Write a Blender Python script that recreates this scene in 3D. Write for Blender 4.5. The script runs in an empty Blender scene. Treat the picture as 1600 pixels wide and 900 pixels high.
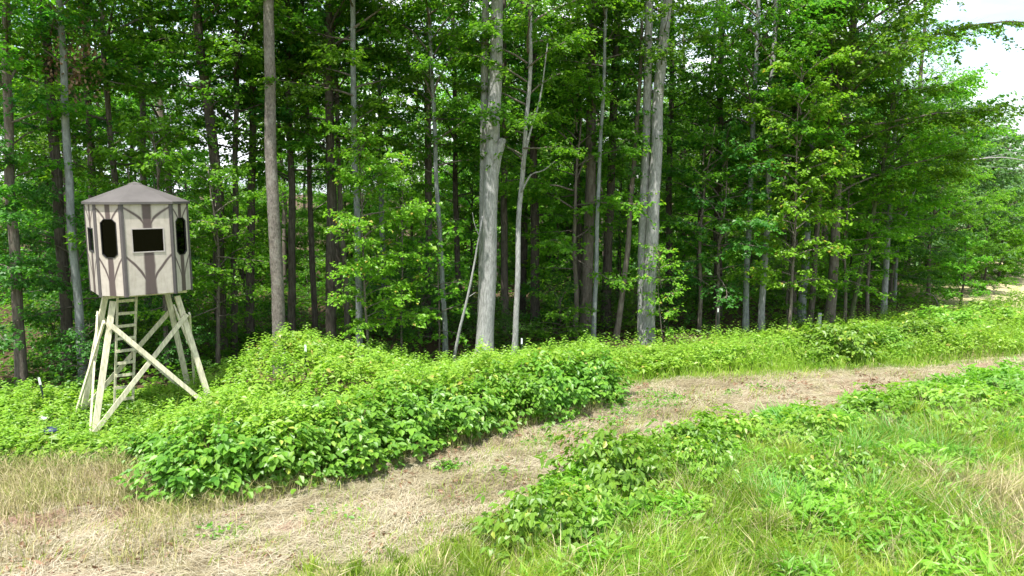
import bpy, math, random
import numpy as np
from mathutils import Vector, Matrix

S = bpy.context.scene
C = S.collection

# ------------------------------------------------------------------ camera, sky, sun, exposure
cam_d = bpy.data.cameras.new("camera")
cam = bpy.data.objects.new("camera", cam_d); C.objects.link(cam)
cam.location = (0, 0, 5.2)
cam.rotation_euler = (math.radians(90 - 7.5), 0, 0)
cam_d.sensor_width = 36.0
cam_d.lens = 36.0 * 1142.0 / 1600.0
cam_d.clip_end = 2000
S.camera = cam

SUN_EL = math.radians(69)
to_sun_h = Vector((-0.42, -0.90, 0)).normalized()
to_sun = Vector((to_sun_h.x * math.cos(SUN_EL), to_sun_h.y * math.cos(SUN_EL), math.sin(SUN_EL)))
sun_d = bpy.data.lights.new("sun", 'SUN')
sun_d.energy = 5.0; sun_d.angle = math.radians(0.55); sun_d.color = (1.0, 0.955, 0.88)
sun = bpy.data.objects.new("sun", sun_d); C.objects.link(sun)
sun.rotation_euler = to_sun.to_track_quat('Z', 'Y').to_euler()
sun.location = (0, -20, 40)

W = bpy.data.worlds.new("World"); S.world = W; W.use_nodes = True
nt = W.node_tree; nt.nodes.clear()
def wn(t): return nt.nodes.new(t)
out = wn('ShaderNodeOutputWorld'); bg = wn('ShaderNodeBackground'); bg.inputs[1].default_value = 0.15
sky = wn('ShaderNodeTexSky'); sky.sky_type = 'NISHITA'; sky.sun_disc = False
sky.sun_elevation = SUN_EL; sky.sun_rotation = math.atan2(to_sun_h.x, to_sun_h.y)
sky.air_density = 1.2; sky.dust_density = 1.5
tc = wn('ShaderNodeTexCoord'); mp = wn('ShaderNodeMapping'); mp.inputs['Scale'].default_value = (1, 1, 2.6)
nz = wn('ShaderNodeTexNoise'); nz.inputs['Scale'].default_value = 2.6; nz.inputs['Detail'].default_value = 7; nz.inputs['Roughness'].default_value = 0.6
rp = wn('ShaderNodeValToRGB'); rp.color_ramp.elements[0].position = 0.34; rp.color_ramp.elements[1].position = 0.56
mx = wn('ShaderNodeMix'); mx.data_type = 'RGBA'
nz2 = wn('ShaderNodeTexNoise'); nz2.inputs['Scale'].default_value = 5.0; nz2.inputs['Detail'].default_value = 6
rp2 = wn('ShaderNodeValToRGB'); rp2.color_ramp.elements[0].position = 0.40; rp2.color_ramp.elements[1].position = 0.66
rp2.color_ramp.elements[0].color = (2.9, 3.15, 3.45, 1); rp2.color_ramp.elements[1].color = (8.4, 8.6, 8.9, 1)
nt.links.new(mp.outputs[0], nz2.inputs['Vector']); nt.links.new(nz2.outputs['Fac'], rp2.inputs[0]); nt.links.new(rp2.outputs[0], mx.inputs['B'])
nt.links.new(tc.outputs['Generated'], mp.inputs['Vector']); nt.links.new(mp.outputs[0], nz.inputs['Vector'])
nt.links.new(nz.outputs['Fac'], rp.inputs[0]); nt.links.new(rp.outputs[0], mx.inputs['Factor'])
nt.links.new(sky.outputs[0], mx.inputs['A']); nt.links.new(mx.outputs['Result'], bg.inputs[0]); nt.links.new(bg.outputs[0], out.inputs[0])

S.view_settings.view_transform = 'Standard'; S.view_settings.look = 'None'
S.view_settings.exposure = 1.14; S.view_settings.gamma = 1.0
S.view_settings.use_curve_mapping = False
S.render.engine = 'CYCLES'
cy = S.cycles
cy.max_bounces = 6; cy.diffuse_bounces = 3; cy.glossy_bounces = 2; cy.transmission_bounces = 4; cy.transparent_max_bounces = 6
cy.caustics_reflective = False; cy.caustics_refractive = False
cy.use_denoising = True; cy.denoiser = 'OPENIMAGEDENOISE'; cy.denoising_input_passes = 'RGB_ALBEDO_NORMAL'; cy.denoising_prefilter = 'ACCURATE'
cy.use_adaptive_sampling = True; cy.adaptive_threshold = 0.015; cy.adaptive_min_samples = 48
cy.sample_clamp_indirect = 6.0

# ------------------------------------------------------------------ helpers
def tag(o, label=None, cat=None, group=None, kind=None):
    if label: o["label"] = label
    if cat: o["category"] = cat
    if group: o["group"] = group
    if kind: o["kind"] = kind
    return o

def empty(name, loc=(0, 0, 0), rz=0.0):
    o = bpy.data.objects.new(name, None); C.objects.link(o)
    o.location = loc; o.rotation_euler = (0, 0, rz); o.empty_display_size = 0.2
    return o

def link(name, me, mat=None, parent=None):
    o = bpy.data.objects.new(name, me); C.objects.link(o)
    if mat is not None:
        if not me.materials: me.materials.append(mat)
        elif me.materials[0] is not mat:
            o.material_slots[0].link = 'OBJECT'; o.material_slots[0].material = mat
    if parent is not None: o.parent = parent
    if name in ('foliage', 'canes', 'crown', 'branches', 'stems', 'leaves'): o['kind'] = 'stuff'
    return o

def np_mesh(name, V, F, v=None, smooth=False):
    """V n x 3, F m x k (all faces alike), v: one float per vertex"""
    V = np.ascontiguousarray(V, dtype=np.float32); F = np.ascontiguousarray(F, dtype=np.int32)
    me = bpy.data.meshes.new(name)
    k = F.shape[1]
    me.vertices.add(len(V)); me.vertices.foreach_set('co', V.ravel())
    me.loops.add(F.size); me.loops.foreach_set('vertex_index', F.ravel())
    me.polygons.add(len(F)); me.polygons.foreach_set('loop_start', np.arange(0, F.size, k, dtype=np.int32))
    me.polygons.foreach_set('use_smooth', np.full(len(F), smooth, dtype=bool))
    if v is not None:
        a = me.attributes.new('v', 'FLOAT', 'POINT'); a.data.foreach_set('value', np.ascontiguousarray(v, dtype=np.float32))
    me.update(calc_edges=True)
    return me

def unit(a):
    return a / np.maximum(np.linalg.norm(a, axis=-1, keepdims=True), 1e-9)

def leaf_arrays(P, D, N, L, wid, rv, six=False, fold=0.18, curl=0.12):
    """leaf blades: base P, axis D, facing N, length L, width ratio wid"""
    D = unit(D); X = unit(np.cross(D, N)); N = np.cross(X, D)
    L = L[:, None]; w = (wid[:, None] if hasattr(wid, '__len__') else wid) * L
    n = len(P)
    if six:
        p0 = P
        a = P + D * L * 0.33 + X * w * 0.50 + N * w * fold
        b = P + D * L * 0.70 + X * w * 0.34 + N * (w * fold * 0.7 - L * curl * 0.4)
        t = P + D * L - N * L * curl
        c = P + D * L * 0.70 - X * w * 0.34 + N * (w * fold * 0.7 - L * curl * 0.4)
        d = P + D * L * 0.33 - X * w * 0.50 + N * w * fold
        V = np.stack([p0, a, b, t, c, d], 1).reshape(-1, 3)
        base = (np.arange(n) * 6)[:, None, None]
        F = (np.array([[0, 1, 2], [0, 2, 3], [0, 3, 4], [0, 4, 5]])[None] + base).reshape(-1, 3)
        return V, F, np.repeat(rv, 6)
    a = P + D * L * 0.42 + X * w * 0.5 + N * w * fold
    t = P + D * L - N * L * curl
    b = P + D * L * 0.42 - X * w * 0.5 + N * w * fold
    V = np.stack([P, a, t, b], 1).reshape(-1, 3)
    base = (np.arange(n) * 4)[:, None, None]
    F = (np.array([[0, 1, 2], [0, 2, 3]])[None] + base).reshape(-1, 3)
    return V, F, np.repeat(rv, 4)

def blade_arrays(P, az, H, lean, wid, rv):
    """grass blades: base P, bending toward az"""
    n = len(P)
    d = np.stack([np.cos(az), np.sin(az), np.zeros(n)], 1)
    s = np.stack([-np.sin(az), np.cos(az), np.zeros(n)], 1)
    # width faces random way
    tw = np.random.default_rng(5).uniform(0, math.pi, n)
    s = s * np.cos(tw)[:, None] + d * np.sin(tw)[:, None]
    up = np.array([0, 0, 1.0])
    H = H[:, None]; lean = lean[:, None]; wid = wid[:, None]
    m = P + up * H * 0.55 + d * H * lean * 0.28
    t = P + up * H * np.sqrt(np.maximum(1 - lean ** 2 * 0.6, 0.15)) + d * H * lean
    V = np.stack([P - s * wid, P + s * wid, m + s * wid * 0.85, m - s * wid * 0.85, t], 1).reshape(-1, 3)
    base = (np.arange(n) * 5)[:, None, None]
    F = (np.array([[0, 1, 2], [0, 2, 3], [3, 2, 4]])[None] + base).reshape(-1, 3)
    return V, F, np.repeat(rv, 5)

def join_arrays(parts):
    V, F, v, o = [], [], [], 0
    for a, b, c in parts:
        V.append(a); F.append(b + o); v.append(c); o += len(a)
    return np.concatenate(V), np.concatenate(F), np.concatenate(v)

def tube_arrays(pts, rad, sides=6, rng=None, rough=0.0, close=True):
    pts = np.asarray(pts, float); rad = np.asarray(rad, float); n = len(pts)
    tan = unit(np.gradient(pts, axis=0))
    ref = np.tile(np.array([[1.0, 0.13, 0.05]]), (n, 1)); flip = np.abs((tan * unit(ref)).sum(1)) > 0.9
    ref[flip] = (0.1, 1.0, 0.2)
    X = unit(np.cross(tan, ref)); Y = np.cross(tan, X)
    a = np.linspace(0, 2 * math.pi, sides, endpoint=False)
    r = np.repeat(rad[:, None], sides, 1)
    if rng is not None and rough > 0:
        r = r * (1 + rng.normal(0, rough, r.shape) + rng.normal(0, rough * 0.8, (1, sides)))
    V = pts[:, None, :] + X[:, None, :] * (np.cos(a)[None, :, None] * r[:, :, None]) + Y[:, None, :] * (np.sin(a)[None, :, None] * r[:, :, None])
    V = V.reshape(-1, 3)
    i = np.arange(n - 1)[:, None] * sides; j = np.arange(sides)[None]; j2 = (j + 1) % sides
    A = (i + j).ravel(); B = (i + j2).ravel(); D = (i + sides + j).ravel(); E_ = (i + sides + j2).ravel()
    F = np.concatenate([np.stack([A, B, E_], 1), np.stack([A, E_, D], 1)])
    if close:
        V = np.concatenate([V, pts[[0]], pts[[-1]]])
        k0, k1 = n * sides, n * sides + 1
        j = np.arange(sides); j2 = (j + 1) % sides
        F = np.concatenate([F, np.stack([np.full(sides, k0), j2, j], 1), np.stack([np.full(sides, k1), (n - 1) * sides + j, (n - 1) * sides + j2], 1)])
    return V, F, np.zeros(len(V))

def vnoise(x, y, scale, seed=0):
    """value noise 0..1 on numpy arrays"""
    x = np.asarray(x, float) / scale; y = np.asarray(y, float) / scale
    xi = np.floor(x).astype(np.int64); yi = np.floor(y).astype(np.int64); fx = x - xi; fy = y - yi
    def h(a, b):
        q = np.sin(a * 127.1 + b * 311.7 + seed * 74.7) * 43758.5453
        return q - np.floor(q)
    fx = fx * fx * (3 - 2 * fx); fy = fy * fy * (3 - 2 * fy)
    return (h(xi, yi) * (1 - fx) + h(xi + 1, yi) * fx) * (1 - fy) + (h(xi, yi + 1) * (1 - fx) + h(xi + 1, yi + 1) * fx) * fy

def box_arrays(lo, hi):
    x0, y0, z0 = lo; x1, y1, z1 = hi
    V = np.array([[x0, y0, z0], [x1, y0, z0], [x1, y1, z0], [x0, y1, z0], [x0, y0, z1], [x1, y0, z1], [x1, y1, z1], [x0, y1, z1]], float)
    F = np.array([[0, 3, 2, 1], [4, 5, 6, 7], [0, 1, 5, 4], [1, 2, 6, 5], [2, 3, 7, 6], [3, 0, 4, 7]])
    return V, F

def beam_mesh(name, p, q, w, t, side):
    """sawn board from p to q; w across 'side', t the other way"""
    p = np.array(p, float); q = np.array(q, float); d = unit((q - p)[None])[0]
    s = np.array(side, float); s = unit((s - d * (s @ d))[None])[0]; n = np.cross(d, s)
    V = []
    for e in (p, q):
        for a, b in ((-1, -1), (1, -1), (1, 1), (-1, 1)):
            V.append(e + s * a * w / 2 + n * b * t / 2)
    F = np.array([[0, 3, 2, 1], [4, 5, 6, 7], [0, 1, 5, 4], [1, 2, 6, 5], [2, 3, 7, 6], [3, 0, 4, 7]])
    return np_mesh(name, np.array(V), F)

# ------------------------------------------------------------------ materials
def mat_new(name):
    m = bpy.data.materials.new(name); m.use_nodes = True
    n = m.node_tree.nodes; n.clear()
    o = n.new('ShaderNodeOutputMaterial')
    return m, m.node_tree, o

def rgba(c): return (c[0], c[1], c[2], 1.0)

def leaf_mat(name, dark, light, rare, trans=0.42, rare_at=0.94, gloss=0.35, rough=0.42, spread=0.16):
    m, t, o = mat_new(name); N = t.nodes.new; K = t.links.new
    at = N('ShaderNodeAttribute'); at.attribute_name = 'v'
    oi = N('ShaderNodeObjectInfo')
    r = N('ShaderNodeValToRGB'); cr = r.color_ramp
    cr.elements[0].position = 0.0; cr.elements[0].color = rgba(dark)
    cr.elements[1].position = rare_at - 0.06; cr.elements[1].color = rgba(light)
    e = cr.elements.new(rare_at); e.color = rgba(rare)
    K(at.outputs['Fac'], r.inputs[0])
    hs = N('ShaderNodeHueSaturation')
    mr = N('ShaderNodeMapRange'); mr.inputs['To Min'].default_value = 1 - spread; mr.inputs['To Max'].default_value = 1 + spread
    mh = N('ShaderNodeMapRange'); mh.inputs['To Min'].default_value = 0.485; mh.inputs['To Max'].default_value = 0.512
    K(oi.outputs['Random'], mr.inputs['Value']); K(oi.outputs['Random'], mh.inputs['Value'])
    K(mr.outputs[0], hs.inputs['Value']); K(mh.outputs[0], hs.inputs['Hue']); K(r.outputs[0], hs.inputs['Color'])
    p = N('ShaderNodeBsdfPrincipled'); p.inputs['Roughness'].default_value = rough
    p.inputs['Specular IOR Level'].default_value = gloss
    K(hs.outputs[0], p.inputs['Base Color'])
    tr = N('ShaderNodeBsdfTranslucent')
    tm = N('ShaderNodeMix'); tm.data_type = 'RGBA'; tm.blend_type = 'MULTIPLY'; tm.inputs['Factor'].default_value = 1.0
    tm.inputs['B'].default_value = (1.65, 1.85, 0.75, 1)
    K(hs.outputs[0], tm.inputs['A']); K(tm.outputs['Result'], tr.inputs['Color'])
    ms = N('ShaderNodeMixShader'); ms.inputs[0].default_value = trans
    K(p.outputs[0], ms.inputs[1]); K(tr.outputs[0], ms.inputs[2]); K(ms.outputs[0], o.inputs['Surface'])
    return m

def straw_mat(name, cols):
    m, t, o = mat_new(name); N = t.nodes.new; K = t.links.new
    at = N('ShaderNodeAttribute'); at.attribute_name = 'v'
    r = N('ShaderNodeValToRGB'); cr = r.color_ramp
    cr.elements[0].position = 0; cr.elements[0].color = rgba(cols[0])
    cr.elements[1].position = 1; cr.elements[1].color = rgba(cols[-1])
    for i in range(1, len(cols) - 1):
        cr.elements.new(i / (len(cols) - 1)).color = rgba(cols[i])
    K(at.outputs['Fac'], r.inputs[0])
    p = N('ShaderNodeBsdfPrincipled'); p.inputs['Roughness'].default_value = 0.6; p.inputs['Specular IOR Level'].default_value = 0.25
    K(r.outputs[0], p.inputs['Base Color'])
    tr = N('ShaderNodeBsdfTranslucent'); K(r.outputs[0], tr.inputs['Color'])
    ms = N('ShaderNodeMixShader'); ms.inputs[0].default_value = 0.25
    K(p.outputs[0], ms.inputs[1]); K(tr.outputs[0], ms.inputs[2]); K(ms.outputs[0], o.inputs['Surface'])
    return m

def bark_mat(name, a, b, lichen=(0.33, 0.35, 0.30), lich=0.3, furrow=1.0, scale=1.0, zs=2.6):
    m, t, o = mat_new(name); N = t.nodes.new; K = t.links.new
    tcn = N('ShaderNodeTexCoord')
    mp1 = N('ShaderNodeMapping'); mp1.inputs['Scale'].default_value = (16 * scale, 16 * scale, zs * scale)
    n1 = N('ShaderNodeTexNoise'); n1.inputs['Scale'].default_value = 1.4; n1.inputs['Detail'].default_value = 6; n1.inputs['Roughness'].default_value = 0.65
    K(tcn.outputs['Object'], mp1.inputs[0]); K(mp1.outputs[0], n1.inputs['Vector'])
    r1 = N('ShaderNodeValToRGB'); r1.color_ramp.elements[0].position = 0.36; r1.color_ramp.elements[1].position = 0.66
    r1.color_ramp.elements[0].color = rgba(a); r1.color_ramp.elements[1].color = rgba(b)
    K(n1.outputs['Fac'], r1.inputs[0])
    n2 = N('ShaderNodeTexNoise'); n2.inputs['Scale'].default_value = 4.5; n2.inputs['Detail'].default_value = 5; n2.inputs['Roughness'].default_value = 0.7
    K(tcn.outputs['Object'], n2.inputs['Vector'])
    r2 = N('ShaderNodeValToRGB'); r2.color_ramp.elements[0].position = 0.48; r2.color_ramp.elements[1].position = 0.72
    r2.color_ramp.elements[0].color = (0, 0, 0, 1); r2.color_ramp.elements[1].color = (lich, lich, lich, 1)
    K(n2.outputs['Fac'], r2.inputs[0])
    mxx = N('ShaderNodeMix'); mxx.data_type = 'RGBA'; mxx.inputs['B'].default_value = rgba(lichen)
    K(r2.outputs[0], mxx.inputs['Factor']); K(r1.outputs[0], mxx.inputs['A'])
    bmp = N('ShaderNodeBump'); bmp.inputs['Strength'].default_value = 0.7 * furrow; bmp.inputs['Distance'].default_value = 0.03
    K(n1.outputs['Fac'], bmp.inputs['Height'])
    p = N('ShaderNodeBsdfPrincipled'); p.inputs['Roughness'].default_value = 0.9; p.inputs['Specular IOR Level'].default_value = 0.15
    K(mxx.outputs['Result'], p.inputs['Base Color']); K(bmp.outputs[0], p.inputs['Normal']); K(p.outputs[0], o.inputs['Surface'])
    return m

def plain_mat(name, c, rough=0.6, spec=0.3, var=0.15, vs=6.0, metal=0.0, stretch=(1, 1, 1), ob=0.0):
    m, t, o = mat_new(name); N = t.nodes.new; K = t.links.new
    tcn = N('ShaderNodeTexCoord'); mp1 = N('ShaderNodeMapping'); mp1.inputs['Scale'].default_value = stretch
    n1 = N('ShaderNodeTexNoise'); n1.inputs['Scale'].default_value = vs; n1.inputs['Detail'].default_value = 6
    K(tcn.outputs['Object'], mp1.inputs[0]); K(mp1.outputs[0], n1.inputs['Vector'])
    r = N('ShaderNodeValToRGB'); r.color_ramp.elements[0].position = 0.3; r.color_ramp.elements[1].position = 0.7
    r.color_ramp.elements[0].color = rgba([x * (1 - var) for x in c]); r.color_ramp.elements[1].color = rgba([min(1, x * (1 + var)) for x in c])
    K(n1.outputs['Fac'], r.inputs[0])
    p = N('ShaderNodeBsdfPrincipled'); p.inputs['Roughness'].default_value = rough; p.inputs['Specular IOR Level'].default_value = spec
    p.inputs['Metallic'].default_value = metal
    if ob:
        oi = N('ShaderNodeObjectInfo'); hs = N('ShaderNodeHueSaturation'); mr = N('ShaderNodeMapRange')
        mr.inputs['To Min'].default_value = 1 - ob; mr.inputs['To Max'].default_value = 1 + ob
        K(oi.outputs['Random'], mr.inputs['Value']); K(mr.outputs[0], hs.inputs['Value']); K(r.outputs[0], hs.inputs['Color']); K(hs.outputs[0], p.inputs['Base Color'])
    else: K(r.outputs[0], p.inputs['Base Color'])
    K(p.outputs[0], o.inputs['Surface'])
    return m

M = {}
M['leaf_maple'] = leaf_mat('leaf_maple', (0.040, 0.135, 0.016), (0.140, 0.290, 0.022), (0.21, 0.33, 0.04), trans=0.56)
M['leaf_deep'] = leaf_mat('leaf_deep', (0.030, 0.112, 0.022), (0.086, 0.220, 0.032), (0.11, 0.24, 0.05), trans=0.48)
M['leaf_bright'] = leaf_mat('leaf_bright', (0.066, 0.185, 0.016), (0.165, 0.335, 0.028), (0.25, 0.35, 0.04), rare_at=0.90, trans=0.54)
M['leaf_yellow'] = leaf_mat('leaf_yellow', (0.095, 0.230, 0.016), (0.215, 0.400, 0.034), (0.40, 0.33, 0.07), rare_at=0.92, trans=0.45)
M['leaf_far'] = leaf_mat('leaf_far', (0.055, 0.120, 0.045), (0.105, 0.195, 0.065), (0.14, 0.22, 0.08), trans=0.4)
M['leaf_bramble'] = leaf_mat('leaf_bramble', (0.046, 0.145, 0.014), (0.175, 0.325, 0.034), (0.34, 0.40, 0.07), trans=0.36, rare_at=0.95, gloss=0.4, rough=0.42, spread=0.05)
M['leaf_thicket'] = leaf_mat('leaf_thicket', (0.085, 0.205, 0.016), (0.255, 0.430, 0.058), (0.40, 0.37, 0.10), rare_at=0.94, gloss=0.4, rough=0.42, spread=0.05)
M['grass'] = leaf_mat('grass_blade', (0.095, 0.200, 0.017), (0.305, 0.425, 0.060), (0.52, 0.48, 0.24), trans=0.42, rare_at=0.92, gloss=0.4)
M['grass_blue'] = leaf_mat('grass_sedge', (0.075, 0.215, 0.035), (0.190, 0.370, 0.075), (0.38, 0.42, 0.16), trans=0.35, rare_at=0.95, gloss=0.4)
M['straw'] = straw_mat('straw', [(0.05, 0.040, 0.025), (0.18, 0.145, 0.085), (0.31, 0.265, 0.165), (0.42, 0.375, 0.265), (0.51, 0.47, 0.36), (0.38, 0.31, 0.21), (0.32, 0.20, 0.155)])
M['dry'] = straw_mat('dry_grass', [(0.20, 0.25, 0.05), (0.36, 0.32, 0.14), (0.48, 0.42, 0.24), (0.55, 0.48, 0.31), (0.34, 0.33, 0.11)])
M['deadleaf'] = straw_mat('dead_leaf', [(0.16, 0.09, 0.05), (0.30, 0.19, 0.12), (0.38, 0.27, 0.19)])
M['bark_pale'] = bark_mat('bark_pale', (0.165, 0.165, 0.16), (0.36, 0.36, 0.355), lichen=(0.36, 0.37, 0.35), lich=0.3, furrow=1.1, scale=1.2, zs=3.6)
M['bark_rough'] = bark_mat('bark_rough', (0.085, 0.075, 0.066), (0.225, 0.20, 0.175), lichen=(0.30, 0.29, 0.26), lich=0.6, furrow=1.4, scale=1.3, zs=6.0)
M['bark_blue'] = bark_mat('bark_bluish', (0.13, 0.14, 0.14), (0.26, 0.28, 0.28), lichen=(0.38, 0.41, 0.40), lich=0.5, furrow=0.6)
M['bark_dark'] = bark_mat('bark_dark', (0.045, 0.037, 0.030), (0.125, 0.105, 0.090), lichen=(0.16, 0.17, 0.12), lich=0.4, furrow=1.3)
M['bark_mid'] = bark_mat('bark_mid', (0.085, 0.070, 0.058), (0.20, 0.17, 0.145), lichen=(0.25, 0.25, 0.20), lich=0.4, furrow=1.0)
M['bark_moss'] = bark_mat('bark_moss', (0.05, 0.06, 0.03), (0.13, 0.13, 0.08), lichen=(0.10, 0.20, 0.04), lich=0.8)
M['stem'] = plain_mat('green_stem', (0.12, 0.14, 0.05), 0.7, 0.2, 0.3)
M['cane'] = plain_mat('brown_cane', (0.20, 0.13, 0.09), 0.7, 0.2, 0.3)

# ------------------------------------------------------------------ where things lie on the ground
UPX = [-30, -16, -9.4, -7.9, -6.9, -6.2, -5.6, -4.98, -3.63, -2.53, -.81, 0, .87, 2.0, 2.5, 2.9, 5.96, 9.35, 12.6, 16.1, 30, 60]
UPY = [10, 11.6, 12.9, 13.3, 13.0, 12.2, 11.6, 11.6, 12.5, 13.9, 14.9, 15.8, 16.2, 17.0, 18.2, 19.2, 20.0, 20.8, 21.6, 22.5, 26, 34]
LOX = [-30, -7.2, -3.55, -1.5, -.2, .9, 1.5, 3.36, 5.5, 7.7, 10.8, 15.2, 30, 60]
LOY = [4, 8.6, 9.3, 10.0, 11.3, 12.4, 13.7, 14.8, 16.1, 17.1, 19.2, 21.0, 24.2, 31]
def y_up(x): return np.interp(x, UPX, UPY)
def y_lo(x): return np.interp(x, LOX, LOY)
def y_edge(x): return np.interp(x, [-60, -13, 12, 20, 36, 60, 100], [-5, 16.6, 27.6, 33, 56, 92, 150])
def gz(x, y):
    x = np.asarray(x, float); y = np.asarray(y, float)
    u = x * .88 + y * .47; w = -x * .47 + y * .88      # along and across the path
    return 0.10 * (vnoise(x, y, 3.1, 3) - 0.5) + 0.11 * (vnoise(u / 3.0, w, .55, 4) - 0.5) + 0.07 * (vnoise(u / 1.6, w, .26, 5) - .5)

# ground: one sheet, fine near the camera, reaching the horizon
def build_ground():
    def axis(lo, hi, fine_lo, fine_hi, step):
        f = np.arange(fine_lo, fine_hi + 1e-6, step)
        a = fine_lo - np.geomspace(step * 2, fine_lo - lo, 22)[::-1]; b = fine_hi + np.geomspace(step * 2, hi - fine_hi, 22)
        return np.concatenate([a, f, b])
    xs = axis(-900, 900, -14, 22, 0.125); ys = axis(-600, 1400, 7, 26, 0.125)
    X, Y = np.meshgrid(xs, ys); Z = gz(X, Y)
    V = np.stack([X, Y, Z], -1).reshape(-1, 3)
    ny, nx = X.shape
    i = (np.arange(ny - 1)[:, None] * nx + np.arange(nx - 1)[None]).ravel()
    F = np.stack([i, i + 1, i + nx + 1, i + nx], 1)
    me = np_mesh('ground', V, F, smooth=True)
    x, y = X.ravel(), Y.ravel()
    wob = (vnoise(x, y, 1.3, 8) - 0.5) * 0.9
    def sm(d, w): return np.clip(d / w + 0.5, 0, 1)
    path = sm(y - y_lo(x) + wob, 0.7) * sm(y_up(x) - y + wob, 0.6)
    wood = sm(y - y_edge(x) + 1.2 + wob, 1.6)
    far = sm(x - np.interp(y, [0, 33, 56, 92, 150, 400], [99, 18.5, 35, 60, 102, 278]), 3.0) * sm(y - 32.5, 2.5)
    for nme, arr in (('path', path), ('wood', wood * (1 - far)), ('hay', far)):
        a = me.attributes.new(nme, 'FLOAT', 'POINT'); a.data.foreach_set('value', arr.astype(np.float32))
    m, t, o = mat_new('ground_mat'); N = t.nodes.new; K = t.links.new
    tcn = N('ShaderNodeTexCoord')
    def noise(sc, det=6, rough=0.65):
        q = N('ShaderNodeTexNoise'); q.inputs['Scale'].default_value = sc; q.inputs['Detail'].default_value = det; q.inputs['Roughness'].default_value = rough
        K(tcn.outputs['Object'], q.inputs['Vector']); return q
    def ramp(src, stops):
        r = N('ShaderNodeValToRGB'); cr = r.color_ramp
        cr.elements[0].position, cr.elements[0].color = stops[0][0], rgba(stops[0][1])
        cr.elements[1].position, cr.elements[1].color = stops[-1][0], rgba(stops[-1][1])
        for p_, c_ in stops[1:-1]: cr.elements.new(p_).color = rgba(c_)
        K(src, r.inputs[0]); return r
    def attr(nm):
        a = N('ShaderNodeAttribute'); a.attribute_name = nm; return a
    def mix(f, a, b):
        q = N('ShaderNodeMix'); q.data_type = 'RGBA'; K(f, q.inputs['Factor']); K(a, q.inputs['A']); K(b, q.inputs['B']); return q
    fine = noise(22, 8, 0.75); big = noise(0.9, 5)
    meadow = ramp(fine.outputs['Fac'], [(0.3, (0.08, 0.10, 0.03)), (0.5, (0.17, 0.18, 0.06)), (0.7, (0.30, 0.26, 0.13))])
    straw = ramp(fine.outputs['Fac'], [(0.30, (0.075, 0.058, 0.036)), (0.45, (0.19, 0.155, 0.095)), (0.6, (0.29, 0.25, 0.16)), (0.75, (0.38, 0.34, 0.235))])
    grn = ramp(fine.outputs['Fac'], [(0.3, (0.10, 0.14, 0.04)), (0.7, (0.34, 0.34, 0.15))])
    pm = ramp(big.outputs['Fac'], [(0.52, (0, 0, 0)), (0.68, (0.6, 0.6, 0.6))])
    straw2 = mix(pm.outputs[0], straw.outputs[0], grn.outputs[0])
    litter = ramp(fine.outputs['Fac'], [(0.3, (0.035, 0.024, 0.015)), (0.55, (0.085, 0.058, 0.036)), (0.75, (0.15, 0.105, 0.065))])
    hay = ramp(fine.outputs['Fac'], [(0.3, (0.26, 0.24, 0.12)), (0.7, (0.46, 0.40, 0.25))])
    c1 = mix(attr('path').outputs['Fac'], meadow.outputs[0], straw2.outputs['Result'])
    c2 = mix(attr('wood').outputs['Fac'], c1.outputs['Result'], litter.outputs[0])
    c3 = mix(attr('hay').outputs['Fac'], c2.outputs['Result'], hay.outputs[0])
    b = N('ShaderNodeBump'); b.inputs['Strength'].default_value = 0.6; b.inputs['Distance'].default_value = 0.05; K(fine.outputs['Fac'], b.inputs['Height'])
    p = N('ShaderNodeBsdfPrincipled'); p.inputs['Roughness'].default_value = 0.95; p.inputs['Specular IOR Level'].default_value = 0.1
    K(c3.outputs['Result'], p.inputs['Base Color']); K(b.outputs[0], p.inputs['Normal']); K(p.outputs[0], o.inputs['Surface'])
    g = link('ground', me, m); tag(g, kind='structure')
build_ground()

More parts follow.
